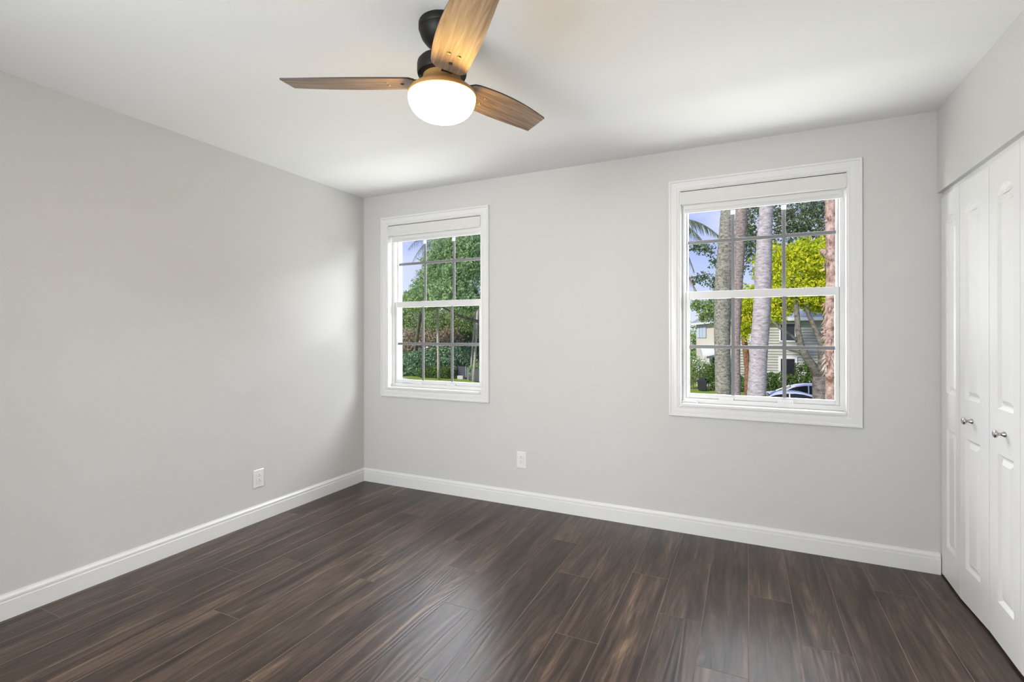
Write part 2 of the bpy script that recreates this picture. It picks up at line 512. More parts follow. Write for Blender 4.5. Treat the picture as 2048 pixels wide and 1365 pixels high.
def make_window(cx, name):
    r = empty(name, (cx, 0, 0.741), kind='structure')
    k = Matrix.Translation((-0, 0, -0.741))
    def P(mb, nm, mat, smooth=False, bevel=0, parent=r):
        mb.v = [(x, y, z - 0.741) for (x, y, z) in mb.v]
        return mb.build(nm, mat, parent, smooth=smooth, bevel=bevel)
    P(frame_sweep(CASE, -.5165, .5165, .741, 2.243), 'casing', M_TRIM, smooth=25)
    # jamb liner round the opening
    mb = MB()
    mb.box(-.4548, -.4425, -.010, .050, .80, 2.184); mb.box(.4425, .4548, -.010, .050, .80, 2.184)
    mb.box(-.4425, .4425, -.010, .050, 2.172, 2.184)
    P(mb, 'jamb_liner', M_TRIM)
    # stool (inside sill)
    mb = MB(); mb.box(-.4415, .4415, -.022, .056, .806, .823)
    P(mb, 'window_sill', M_TRIM, bevel=.003)
    # main frame of the window unit
    mb = MB()
    mb.box(-.4540, -.418, .046, .150, .8235, 2.171); mb.box(.418, .4540, .046, .150, .8235, 2.171)
    mb.box(-.418, .418, .046, .150, .8235, .852); mb.box(-.418, .418, .046, .150, 2.128, 2.171)
    P(mb, 'window_frame', M_VINYL, bevel=.0015)
    # lower sash (inner track) and upper sash (outer track)
    for nm, zz0, zz1, ya, yb, w, wb, wt, hm in (('lower_sash', .855, 1.536, .052, .080, .0205, .026, .048, 1.182), ('upper_sash', 1.492, 2.124, .084, .112, .0105, .042, .030, 1.858)):
        half = .4165
        s = P(rect_frame(-half, half, zz0, zz1, w, ya, yb, wb, wt), nm, M_VINYL, bevel=.002)
        gx, g0, g1 = half - w, zz0 + wb, zz1 - wt
        yc = (ya + yb) / 2
        mb = MB(); mb.v = []
        mb.quad((-gx - .004, yc, g0 - .004), (gx + .004, yc, g0 - .004), (gx + .004, yc, g1 + .004), (-gx - .004, yc, g1 + .004))
        mb.v = [(x, y, z - .741) for (x, y, z) in mb.v]
        mb.build('glass_pane', M_GLASS, s)
        mb = MB()
        for xx in (-.1405, .1405):
            mb.box(xx - .0105, xx + .0105, yc - .004, yc + .004, g0, g1)
        for a, b in ((-gx, -.151), (-.130, .130), (.151, gx)):
            mb.box(a, b, yc - .004, yc + .004, hm - .011, hm + .011)
        mb.v = [(x, y, z - .741) for (x, y, z) in mb.v]
        mb.build('muntin_grid', M_MUNTIN, s, bevel=.002)
        if nm == 'upper_sash':
            mb = MB()
            for xx in (-.1405, .1405):
                mb.box(xx - .014, xx + .014, yc - .007, yc - .0045, 2.016, 2.045)
            mb.v = [(x, y, z - .741) for (x, y, z) in mb.v]
            mb.build('grid_clip', M_VINYL, s)
    # tilt tabs under the lower sash
    for xx in (-.180, .145):
        mb = MB(); mb.box(xx - .042, xx + .042, .040, .0515, .852, .868)
        P(mb, 'sash_tab', M_VINYL, bevel=.002)
    return r

wins = [make_window(cx, nm) for cx, nm in WIN]
ls = [c for c in wins[0].children if c.name.startswith('lower_sash')][0]
MB().box(-.115, -.090, .0645, .0653, 1.150 - .741, 1.162 - .741).build('sticker', M_PLASTIC, ls)

# roller shades, mounted inside the casing heads
def make_shade(cx, label):
    r = empty('roller_shade', (cx, 0, 2.085), label, 'window shade', 'roller shades in the two windows')
    mb = MB(); vs = []
    pr = [(-.014, 2.086), (-.0165, 2.090), (-.0165, 2.160), (-.013, 2.166), (.040, 2.166), (.040, 2.086)]
    n = len(pr)
    for x in (-.4405, .4405):
        vs += [(x, y, z - 2.085) for (y, z) in pr]
    mb.add(vs, [(i, (i + 1) % n, n + (i + 1) % n, n + i) for i in range(n)] + [tuple(range(n)), tuple(range(2 * n - 1, n - 1, -1))])
    mb.build('valance', M_VALANCE, r, bevel=.0015)
    for sx in (-1, 1):
        mb = MB(); mb.box(sx * .4405 - .001, sx * .4405 + .001, -.017, .038, .003, .079)
        mb.build('end_bracket', M_PLASTIC, r)
    mb = MB(); mb.box(-.426, .426, .0255, .0265, -.022, .002)
    mb.build('shade_fabric', M_SHADE, r)
    mb = MB()
    mb.box(-.426, .426, .020, .033, -.0500, -.022)
    mb.box(-.426, .426, .017, .0345, -.0325, -.0265)
    mb.build('bottom_bar', M_VINYL, r, bevel=.003)
    return r
make_shade(WIN[0][0], 'raised white roller shade with cream valance in the smaller-looking left window')
make_shade(WIN[1][0], 'raised white roller shade with cream valance in the right window near the closet')

# pull handle lying on the right window's sill
mb = MB()
pts = [(2.622, .004, .826), (2.624, -.004, .834), (2.634, -.010, .836), (2.675, -.012, .836), (2.700, -.012, .834), (2.708, -.006, .831), (2.710, .002, .826)]
mb.tube(pts, [.004, .0055, .0065, .0065, .006, .005, .004], 10)
h = mb.build('pull_handle', M_PLASTIC, smooth='all')
tag(h, 'small white plastic pull handle lying on the right windowsill', 'handle')

# ------------------------------------------------------------------ wall outlets
def make_outlet(label):
    r = empty('wall_outlet', (0, 0, 0), label, 'outlet', 'white duplex wall outlets')
    mb = MB()
    w, h, t = .0395, .061, .0055
    a = [(-w, 0, -h), (w, 0, -h), (w, 0, h), (-w, 0, h)]
    b = [(-w, -.002, -h), (w, -.002, -h), (w, -.002, h), (-w, -.002, h)]
    c = [(-w + .004, -t, -h + .004), (w - .004, -t, -h + .004), (w - .004, -t, h - .004), (-w + .004, -t, h - .004)]
    fs = [(0, 1, 2, 3), (8, 9, 10, 11)]
    for o in (0, 4):
        for i in range(4): fs.append((o + i, o + (i + 1) % 4, o + 4 + (i + 1) % 4, o + 4 + i))
    mb.add(a + b + c, fs)
    mb.build('cover_plate', M_PLASTIC, r)
    mb = MB(); mb.box(-.0165, .0165, -.0085, -.005, -.0335, .0335)
    rc = mb.build('receptacle', M_PLASTIC, r, bevel=.0015)
    mb = MB()
    for zc in (.0165, -.0165):
        mb.box(-.0075, -.0055, -.0088, -.0084, zc - .004, zc + .004)
        mb.box(.0055, .0075, -.0088, -.0084, zc - .0035, zc + .0035)
        mb.lathe([(.0028, -.0088), (.0028, -.0084)], 12, (0, 0, zc + .0105), axis='Y')
    mb.build('socket_slots', M_BLACK, rc)
    for zc in (.048, -.048):
        mb = MB(); mb.lathe([(.003, -.0065), (.0034, -.0052)], 12, (0, 0, zc), axis='Y')
        mb.build('screw', M_PLASTIC, r)
    return r
ot = make_outlet('white duplex outlet low on the left wall above the baseboard')
ot.location = (0.0004, -1.024, .289); ot.rotation_euler = (0, 0, math.radians(90))
o2 = copy_tree(ot)
o2.location = (1.4945, -.0004, .338); o2.rotation_euler = (0, 0, 0)
o2['label'] = 'white duplex outlet on the window wall between the two windows'

# ------------------------------------------------------------------ closet bifold doors
def arch_poly(x0, x1, z0, z1, rise, n=28):
    pts = [(x0, z0), (x1, z0)]
    if rise <= 0: return pts + [(x1, z1), (x0, z1)]
    w = x1 - x0
    for i in range(n + 1):
        t = i / n
        u = 1 - t
        s = abs(2 * u - 1)
        # shoulders sweep up into a shallow crown
        f = math.sqrt(max(0.0, 1 - (s / 0.86) ** 2)) if s < 0.86 else 0.0
        pts.append((x0 + w * u, z1 + rise * f))
    return pts

def inset(poly, d):
    n = len(poly); out = []
    for i in range(n):
        p0, p1, p2 = Vector(poly[i - 1]), Vector(poly[i]), Vector(poly[(i + 1) % n])
        e1, e2 = (p1 - p0).normalized(), (p2 - p1).normalized()
        n1, n2 = Vector((-e1.y, e1.x)), Vector((-e2.y, e2.x))
        bs = (n1 + n2)
        bs = bs / max(bs.length_squared / 2, 0.3) if bs.length > 1e-6 else n1
        q = p1 + bs * d
        out.append((q.x, q.y))
    return out

def door_leaf(name, p0, p1, flip, knob):
    """leaf from plan point p0 to p1 (front face faces the room, -x)"""
    p0, p1 = Vector(p0), Vector(p1)
    wdt = (p1 - p0).length - .003
    r = empty(name, (p0.x, p0.y, 0.012), kind='structure')
    d = (p1 - p0)
    r.rotation_euler = (0, 0, math.atan2(d.y, d.x))
    # local: x along the leaf, -y... the face towards the room
    T, HGT = .030, 1.962
    sa, sb = (.082, .054) if flip else (.054, .082)
    px0, px1 = sa, wdt - sb
    polys = [arch_poly(px0, px1, .165, .768, 0), arch_poly(px0, px1, .950, 1.818, .034)]
    mb = MB()
    # local +y must point away from the room: heading is along -Y world, so room side is local -y
    def P3(p, dep): return (p[0], -dep_sign * 0 + dep, p[1])
    dep_sign = 1
    outer = [(0.0015, 0), (wdt, 0), (wdt, HGT), (0.0015, HGT)]
    loops = [outer] + polys
    tri = tessellate_polygon([[Vector((p[0], p[1], 0)) for p in lp] for lp in loops])
    flat = [p for lp in loops for p in lp]
    mb.add([(p[0], 0, p[1]) for p in flat], [tuple(t) for t in tri])
    for poly in polys:
        rings = [(poly, 0.0), (inset(poly, .003), .002), (inset(poly, .009), .0105), (inset(poly, .013), .0125), (inset(poly, .018), .0125), (inset(poly, .038), .002)]
        vs, fs, n = [], [], len(poly)
        for (pl, dep) in rings: vs += [(p[0], dep, p[1]) for p in pl]
        for k in range(len(rings) - 1):
            for i in range(n):
                j = (i + 1) % n
                fs.append((k * n + i, k * n + j, (k + 1) * n + j, (k + 1) * n + i))
        fs.append(tuple((len(rings) - 1) * n + i for i in range(n)))
        mb.add(vs, fs)
    x0, x1 = outer[0][0], wdt
    b = [(x0, 0, 0), (x1, 0, 0), (x1, 0, HGT), (x0, 0, HGT), (x0, T, 0), (x1, T, 0), (x1, T, HGT), (x0, T, HGT)]
    mb.add(b, [(0, 1, 5, 4), (1, 2, 6, 5), (2, 3, 7, 6), (3, 0, 4, 7), (4, 5, 6, 7)])
    lf = mb.build('door_panel', M_DOOR, r, smooth=22, fix=False)
    bm = bmesh.new(); bm.from_mesh(lf.data)
    bmesh.ops.remove_doubles(bm, verts=bm.verts, dist=1e-5)
    bmesh.ops.recalc_face_normals(bm, faces=bm.faces)
    bm.to_mesh(lf.data); bm.free()
    lf.data.set_sharp_from_angle(angle=math.radians(22))
    if knob:
        mb = MB()
        prof = [(.0115, 0), (.011, -.004), (.0075, -.009), (.0055, -.016), (.0060, -.020), (.0115, -.0235), (.0155, -.0275), (.0160, -.0305), (.0150, -.0335), (.011, -.0365), (.006, -.038), (.001, -.0385)]
        mb.lathe([(q, y) for q, y in prof], 32, ((px0 + px1) / 2, 0, .858), axis='Y')
        kb = mb.build('door_knob', M_NICKEL, r, smooth=40)
        kb['label'] = 'round brushed nickel knob'
    return r
XF, XH = 3.9135, 3.904
A = [(XF, -.0035), (XH, -.2865), (XF, -.573), (XH, -.8595), (XF, -1.146)]
door_leaf('door_1', A[0], A[1], True, False)
door_leaf('door_2', A[1], A[2], False, True)
door_leaf('door_3', A[2], A[3], True, True)
door_leaf('door_4', A[3], A[4], False, False)
MB().box(3.922, 3.956, CL_END, -.001, 1.978, SOF).build('trim_1', M_TRIM, kind='structure')
MB().box(3.9065, 4.0, CL_END, CL_END + .012, 0, SOF).build('trim_2', M_TRIM, kind='structure')

# ------------------------------------------------------------------ ceiling fan
HUB = Vector((1.953, -1.742, 0))
fan = empty('ceiling_fan', (HUB.x, HUB.y, RH), 'dark bronze ceiling fan with three walnut blades and a lit frosted globe', 'ceiling fan')
mb = MB()
mb.lathe([(.070, -.0002), (.085, -.001), (.087, -.006), (.087, -.026), (.0845, -.030), (.083, -.031), (.082, -.040), (.076, -.056), (.062, -.074), (.046, -.087), (.036, -.092), (.030, -.092)], 56)
mb.build('canopy', M_BRONZE, fan, smooth=40)
mb = MB()
mb.lathe([(.033, -.082), (.034, -.092), (.029, -.104), (.018, -.110)], 32)
mb.build('hanger_ball', M_BALL, fan, smooth=40)
mb = MB(); mb.lathe([(.0125, -.105), (.0125, -.150)], 24)
mb.build('downrod', M_BRONZE, fan, smooth=40)
mb = MB()
mb.lathe([(.020, -.128), (.030, -.130), (.062, -.133), (.082, -.140), (.0905, -.150), (.0925, -.160), (.0925, -.188), (.090, -.196), (.080, -.199), (.050, -.199)], 56)
mb.build('motor_housing', M_BRONZE, fan, smooth=40)
mb = MB()
mb.lathe([(.060, -.196), (.070, -.199), (.071, -.206), (.073, -.214), (.080, -.224), (.093, -.236), (.110, -.249), (.122, -.259), (.1275, -.267), (.1285, -.275), (.1265, -.277), (.118, -.276)], 64, cap1=False)
mb.build('light_fitter', M_BRONZE_GLOW, fan, smooth=40)
mb = MB()
gp = [(.1255, -.270), (.1262, -.278)]
for i in range(1, 20):
    a = math.radians(90 * i / 19)
    gp.append((max(.1265 * math.cos(a) ** 0.66, .0008), -.278 - .083 * math.sin(a)))
mb.lathe(gp, 64, cap0=False)
mb.build('lamp_shade', M_GLOBE, fan, smooth='all')

def make_blade(ang, r1):
    # local x along the blade; +y edge nearly straight, -y edge bowed
    n = 28
    r0 = .098
    def lead(s): return .064 + .006 * math.sin(math.pi * min(1, s * 1.1)) - .010 * s
    def trail(s): return .064 + .028 * math.sin(math.pi * (s ** .85) * .80) - .024 * s
    L = [(r0, .044), (r0 + .018, .062)] + [(r0 + .018 + (r1 - r0 - .018) * i / n, lead(i / n)) for i in range(1, n + 1)]
    R = [(r0, -.044), (r0 + .018, -.062)] + [(r0 + .018 + (r1 - .008 - r0 - .018) * i / n, -trail(i / n)) for i in range(1, n + 1)]
    out = L + R[::-1]
    m = len(out); t = .006
    vs = [(x, y, -t / 2) for x, y in out] + [(x, y, t / 2) for x, y in out]
    mb = MB()
    mb.add(vs, [tuple(range(m)), tuple(range(2 * m - 1, m - 1, -1))], 0)
    mb.add(vs, [(i, (i + 1) % m, m + (i + 1) % m, m + i) for i in range(m)], 1)
    b = mb.build('blade', [M_BLADE, M_BLADE_EDGE], fan)
    b.location = (0, 0, -.2235)
    b.rotation_euler = (Matrix.Rotation(math.radians(ang), 3, 'Z') @ Matrix.Rotation(math.radians(-11.5), 3, 'X')).to_euler()
    for (x, y) in ((.205, -.018), (.205, .018), (.150, .0)):
        mb = MB(); mb.lathe([(.0005, -.0062), (.0045, -.0058), (.0068, -.0042), (.0072, -.0030)], 20, (x, y, 0))
        s = mb.build('screw', M_SCREW if x > .2 else M_BRONZE, b, smooth='all')
    # arm between blade and motor
    mb = MB(); mb.box(.055, .150, -.020, .020, .003, .008)
    mb.build('blade_arm', M_BRONZE, b, bevel=.002)
    return b
for ang, r1 in ((-154.5, .588), (-45.0, .56), (70.5, .530)): make_blade(ang, r1)

# ================================================================== outdoors
GZ = -2.93
M_LAWN = plain('lawn', (0.20, 0.30, 0.045), 0.9, spec=0.1, var=(1.1, (0.30, 0.36, 0.07)))
MB().quad((-90, 3, GZ), (60, 3, GZ), (60, 120, GZ), (-90, 120, GZ)).build('lawn', M_LAWN, kind='structure')

def rvec(rs, n):
    v = rs.normal(size=(n, 3)); return v / np.linalg.norm(v, axis=1)[:, None]

def leaves(name, mat, blobs, count, size, seed, parent=None, shell=0.55, droop=0.0, kind=None, aspect=0.5):
    """blobs = [(center, (rx, ry, rz))]; each leaf is a folded four-point blade"""
    rs = np.random.RandomState(seed)
    vol = np.array([b[1][0] * b[1][1] * b[1][2] for b in blobs]) ** (2 / 3)
    pick = rs.choice(len(blobs), count, p=vol / vol.sum())
    C = np.array([b[0] for b in blobs])[pick]; R = np.array([b[1] for b in blobs])[pick]
    d = rvec(rs, count)
    rad = (1 - (1 - shell) * rs.rand(count) ** 1.6)[:, None]
    lump = 1 + 0.10 * np.sin(d[:, :1] * 9 + pick[:, None]) + 0.10 * np.sin(d[:, 1:2] * 8 + 2 * pick[:, None]) + 0.1 * np.sin(d[:, 2:] * 10)
    P = C + d * R * rad * lump
    ax = rvec(rs, count) + d * 0.6 + np.array([0, 0, -droop])
    ax /= np.linalg.norm(ax, axis=1)[:, None]
    nr = d + 0.9 * rvec(rs, count); nr -= ax * (nr * ax).sum(1)[:, None]
    nr /= np.linalg.norm(nr, axis=1)[:, None]
    sd = np.cross(ax, nr)
    s = size * (0.6 + 0.8 * rs.rand(count))[:, None]
    v0 = P - ax * s * .5; v2 = P + ax * s * .5
    v1 = P + sd * s * .5 * aspect + nr * s * .12; v3 = P - sd * s * .5 * aspect + nr * s * .12
    V = np.stack([v0, v1, v2, v3], 1).reshape(-1, 3)
    F = [(4 * i, 4 * i + 1, 4 * i + 2, 4 * i + 3) for i in range(count)]
    me = bpy.data.meshes.new(name)
    me.from_pydata(V.tolist(), [], F)
    me.materials.append(mat)
    o = bpy.data.objects.new(name, me); COL.objects.link(o)
    if parent: o.parent = parent
    if kind: o['kind'] = kind
    return o

def bark(name, c0, c1, scale, ring=0.0):
    m, n, b = newmat(name)
    t = n.nodes.new('ShaderNodeTexCoord')
    mpn = n.nodes.new('ShaderNodeMapping'); mpn.inputs['Scale'].default_value = scale
    z = n.nodes.new('ShaderNodeTexNoise'); z.inputs['Scale'].default_value = 1; z.inputs['Detail'].default_value = 6; z.inputs['Roughness'].default_value = .7
    n.links.new(t.outputs['Object'], mpn.inputs[0]); n.links.new(mpn.outputs[0], z.inputs['Vector'])
    r = n.nodes.new('ShaderNodeValToRGB')
    r.color_ramp.elements[0].position = .36; r.color_ramp.elements[1].position = .62
    r.color_ramp.elements[0].color = (*c0, 1); r.color_ramp.elements[1].color = (*c1, 1)
    n.links.new(z.outputs['Fac'], r.inputs[0]); n.links.new(r.outputs[0], b.inputs['Base Color'])
    b.inputs['Roughness'].default_value = .9; b.inputs['Specular IOR Level'].default_value = .1
    bp = n.nodes.new('ShaderNodeBump'); bp.inputs['Strength'].default_value = .6; bp.inputs['Distance'].default_value = .03
    n.links.new(z.outputs['Fac'], bp.inputs['Height']); n.links.new(bp.outputs[0], b.inputs['Normal'])
    return m
M_TRUNK_GREEN = bark('lichen_palm_bark', (0.10, 0.095, 0.075), (0.34, 0.32, 0.265), (14, 14, 26))
M_TRUNK_PINK = bark('pinkish_palm_bark', (0.14, 0.105, 0.09), (0.40, 0.33, 0.31), (12, 12, 34))
M_TRUNK_PALE = bark('pale_palm_bark', (0.22, 0.195, 0.20), (0.46, 0.42, 0.42), (9, 9, 30))
M_TRUNK_RED = bark('red_brown_palm_bark', (0.15, 0.075, 0.05), (0.44, 0.33, 0.285), (9, 9, 9))
M_TRUNK_GREY = bark('grey_tree_bark', (0.085, 0.075, 0.06), (0.24, 0.215, 0.18), (6, 6, 10))
M_TRUNK_ORANGE = bark('orange_brown_bark', (0.12, 0.06, 0.035), (0.30, 0.17, 0.10), (8, 8, 8))
M_TRUNK_CREAM = bark('cream_palm_bark', (0.30, 0.26, 0.20), (0.55, 0.50, 0.42), (5, 5, 16))
M_FIBRE = plain('torn_boot_fibre', (0.46, 0.38, 0.33), 0.9, var=(9, (0.22, 0.10, 0.05)))

def spline(keys, n):
    """keys: list of (x, y, z, r) sorted by z -> smooth resample"""
    K = np.array(keys, float); t = np.linspace(0, 1, len(K)); u = np.linspace(0, 1, n)
    res = []
    for q in u:
        i = min(int(q * (len(K) - 1)), len(K) - 2); f = q * (len(K) - 1) - i
        p0, p1, p2, p3 = K[max(i - 1, 0)], K[i], K[i + 1], K[min(i + 2, len(K) - 1)]
        res.append(0.5 * ((2 * p1) + (-p0 + p2) * f + (2 * p0 - 5 * p1 + 4 * p2 - p3) * f * f + (-p0 + 3 * p1 - 3 * p2 + p3) * f ** 3))
    return np.array(res)

def palm_trunk(keys, mat, label, name='palm_tree', group=None, rings=90, sides=20, ringamp=0.02):
    base = keys[0]
    r = empty(name, (base[0], base[1], GZ), label, 'tree', group)
    S = spline(keys, rings)
    pts = [(p[0] - base[0], p[1] - base[1], p[2] - GZ) for p in S]
    rad = [p[3] * (1 + ringamp * ((i % 2) * 2 - 1)) for i, p in enumerate(S)]
    mb = MB(); mb.tube(pts, rad, sides)
    mb.build('trunk', mat, r, smooth='all')
    return r

tA = palm_trunk([(2.56, 8.5, GZ, .20), (2.53, 8.5, -1.2, .172), (2.515, 8.5, .3, .163), (2.505, 8.5, 1.3, .170), (2.535, 8.5, 2.3, .183), (2.575, 8.5, 3.1, .165), (2.63, 8.5, 4.2, .145), (2.70, 8.5, 6.5, .14), (2.78, 8.5, 9, .13)],
           M_TRUNK_GREEN, 'thick grey-green palm trunk left in the right window, nearest the house wing')
tB = palm_trunk([(2.75, 11, GZ, .12), (2.75, 11, -.5, .095), (2.75, 11, 1.0, .092), (2.785, 11, 2.3, .105), (2.835, 11, 3.4, .118), (2.87, 11, 4.4, .145), (2.92, 11, 6.5, .14), (2.97, 11, 9.5, .13)],
           M_TRUNK_PINK, 'pinkish palm trunk behind the window bar, just right of the thick grey-green trunk')
tC = palm_trunk([(3.08, 7.5, GZ, .21), (3.12, 7.5, -1.2, .185), (3.16, 7.5, -.05, .172), (3.20, 7.5, .83, .160), (3.24, 7.5, 1.42, .160), (3.275, 7.5, 2.1, .155), (3.30, 7.5, 2.98, .142), (3.335, 7.5, 3.66, .125), (3.42, 7.5, 6, .12), (3.5, 7.5, 8.5, .115)],
           M_TRUNK_PALE, 'pale smooth leaning palm trunk in the middle of the right window')
tD = palm_trunk([(4.25, 6.5, GZ, .12), (4.262, 6.5, -.8, .092), (4.267, 6.5, .13, .082), (4.27, 6.5, .81, .085), (4.268, 6.5, 1.48, .092), (4.287, 6.5, 2.0, .088), (4.290, 6.5, 2.66, .088), (4.277, 6.5, 3.42, .093), (4.28, 6.5, 6, .10)],
           M_TRUNK_RED, 'red-brown fibrous palm trunk at the right edge of the right window')
# torn boots on the red palm
rs = random.Random(3)
mb = MB()
for i in range(150):
    z = rs.uniform(.55, 1.75) - GZ if i < 115 else rs.uniform(2.3, 3.3) - GZ
    a = rs.uniform(0, 2 * math.pi)
    rr = .084
    c, s_ = math.cos(a), math.sin(a)
    out = rs.uniform(.03, .075); dz = rs.uniform(-.10, .03); w = rs.uniform(.008, .022)
    ctr = (.017 + rr * c, rr * s_, z)
    tip = (.017 + (rr + out) * c, (rr + out) * s_, z + dz)
    tx, ty = -s_ * w, c * w
    mb.add([(ctr[0] + tx, ctr[1] + ty, ctr[2]), (ctr[0] - tx, ctr[1] - ty, ctr[2]), (tip[0], tip[1], tip[2]), (ctr[0], ctr[1], ctr[2] + .05)], [(0, 1, 2), (0, 2, 3), (1, 3, 2)])
mb.build('boot_fibres', M_FIBRE, tD, fix=False, kind='stuff')
mb = MB(); mb.tube([(.02, 0, 2.53 - GZ), (-.09, 0, 2.64 - GZ), (-.125, 0, 2.68 - GZ)], [.07, .055, .02], 10)
mb.build('branch_stub', M_TRUNK_RED, tD, smooth='all')

# --- yellow-green tree with forked grey trunk
L_YEL = leaf_mat('yellow_green_leaves', (0.22, 0.40, 0.05), (0.64, 0.68, 0.04), (0.90, 0.76, 0.05), .4)
yt = empty('yellow_tree', (5.43, 18, GZ), 'bright yellow-green leafy tree with a forked grey trunk beyond the palms', 'tree')
def off(pts, o): return [(p[0] - o[0], p[1] - o[1], p[2] - o[2]) for p in pts]
YO = (5.43, 18, GZ)
mb = MB()
mb.tube(off([(5.45, 18, GZ), (5.43, 18, -1.4), (5.42, 18, -.35)], YO), [.30, .25, .24], 14)
mb.tube(off([(5.42, 18, -.5), (5.25, 18, -.05), (4.98, 17.9, .35), (4.80, 17.8, .80), (4.72, 17.8, 1.3), (4.66, 17.8, 2.2), (4.6, 18, 3.4)], YO), [.20, .16, .14, .12, .10, .085, .05], 12)
mb.tube(off([(5.44, 18, -.5), (5.52, 18, .2), (5.50, 18, .9), (5.30, 18, 1.35), (5.08, 18, 1.9), (4.9, 18, 2.6), (4.8, 18, 3.6)], YO), [.20, .16, .13, .085, .07, .06, .04], 12)
mb.tube(off([(5.02, 17.9, .30), (4.75, 17.9, .55), (4.45, 17.8, .62), (4.15, 17.7, .72)], YO), [.07, .05, .04, .02], 10)
mb.tube(off([(4.80, 17.8, .85), (4.5, 17.8, 1.15), (4.1, 17.8, 1.45), (3.6, 17.9, 2.0)], YO), [.07, .05, .045, .03], 10)
mb.tube(off([(5.50, 18, .9), (5.6, 18, 1.6), (5.7, 18, 2.6)], YO), [.10, .08, .05], 10)
mb.build('trunk', M_TRUNK_GREY, yt, smooth='all')
yb = [((3.35, 19.5, 2.3), (.95, .9, 1.0)), ((4.1, 19.3, 3.5), (.95, .9, 1.0)), ((4.9, 18.8, 3.6), (1.0, 1, 1.1)), ((5.6, 19.3, 3.3), (.9, 1, 1.15)), ((4.6, 18.2, 2.85), (.75, .7, .75)),
      ((5.35, 18.4, 2.6), (.75, .7, .6)), ((3.9, 18.6, 2.4), (.7, .7, .7)), ((6.4, 19.6, 3.0), (1, 1, 1.3)), ((2.95, 19.8, 1.8), (.5, .5, .75)), ((4.0, 18.3, 1.95), (.45, .4, .4)), ((5.9, 18.6, 2.4), (.6, .6, .5)), ((4.5, 19.6, 4.1), (1.2, 1, .8)), ((5.5, 19.6, 4.3), (1.0, 1, .7))]
leaves('foliage', L_YEL, [(tuple(np.array(c) - np.array(YO)), r) for c, r in yb], 38000, .13, 11, yt, .4)

# --- slim orange-brown trunk with a small tuft of leaves, left of the pale palm
ot_ = empty('slim_tree', (3.02, 21, GZ), 'slim orange-brown tree trunk with a few yellow leaves left of the pale palm trunk', 'tree')
mb = MB()
mb.tube([(0.02, 0, 0), (.0, 0, 1.5), (0.0, 0, 2.6), (-.08, 0, 3.5), (-.2, 0, 4.4)], [.17, .14, .13, .13, .09], 12)
mb.build('trunk', M_TRUNK_ORANGE, ot_, smooth='all')
leaves('foliage', L_YEL, [((-.25, 0, 4.5), (.42, .4, .55)), ((-.2, .2, 5.3), (.5, .5, .6))], 1500, .13, 12, ot_, .3)

# --- airy dark trees against the sky
L_DARK = leaf_mat('dark_green_leaves', (0.08, 0.12, 0.06), (0.16, 0.22, 0.11), (0.30, 0.36, 0.20), .35)
L_MID = leaf_mat('mid_green_leaves', (0.16, 0.25, 0.10), (0.34, 0.46, 0.17), (0.58, 0.66, 0.29), .4)
L_BRIGHT = leaf_mat('light_green_leaves', (0.17, 0.31, 0.15), (0.38, 0.53, 0.26), (0.60, 0.72, 0.38), .45)
L_HEDGE = leaf_mat('hedge_leaves', (0.05, 0.10, 0.03), (0.12, 0.21, 0.05), (0.24, 0.34, 0.09), .25)
L_GLOSS = leaf_mat('broad_hedge_leaves', (0.08, 0.16, 0.09), (0.20, 0.34, 0.18), (0.48, 0.62, 0.42), .3)
L_BROWN = leaf_mat('dry_brown_leaves', (0.22, 0.15, 0.10), (0.46, 0.35, 0.24), (0.62, 0.54, 0.40), .3)
L_FROND = leaf_mat('palm_frond_leaves', (0.09, 0.12, 0.08), (0.18, 0.22, 0.14), (0.34, 0.36, 0.25), .35)

def tree(name, label, base, trunk, tr_mat, crown_mat, blobs, count, size, seed, shell=.5, group=None, cat='tree', extra=None):
    r = empty(name, base, label, cat, group)
    mb = MB()
    for pts, rad in trunk: mb.tube(off(pts, base), rad, 10)
    mb.build('trunk', tr_mat, r, smooth='all')
    leaves('foliage', crown_mat, [(tuple(np.array(c) - np.array(base)), q) for c, q in blobs], count, size, seed, r, shell)
    return r

tree('airy_tree', 'tall airy tree with loose dark leaves against the sky behind the yellow tree', (7.6, 30, GZ),
     [([(7.6, 30, GZ), (7.4, 30, 1), (6.6, 30, 5), (5.2, 30, 8.5)], [.30, .26, .18, .08]), ([(6.9, 30, 3.5), (8, 30, 7), (8.6, 30, 9)], [.14, .1, .05]), ([(6.2, 30, 6), (4.4, 30, 6.6), (3.0, 30, 7.2)], [.10, .07, .04])],
     M_TRUNK_GREY, L_DARK, [((3.1, 30, 7.2), (1.2, 1.4, 1.9)), ((4.9, 30, 8.2), (1.4, 1.4, 1.6)), ((6.6, 30.5, 8.6), (1.5, 1.5, 1.9)), ((5.8, 29.5, 7.2), (1.3, 1.2, 1.1)), ((3.6, 30, 9.2), (1.4, 1.4, 1.2)), ((7.8, 30, 7.6), (1.4, 1.4, 2.0)), ((2.6, 30.4, 5.6), (.8, .8, 1.0)), ((3.8, 29.6, 6.3), (.9, .9, .9))], 9000, .19, 21, .15)
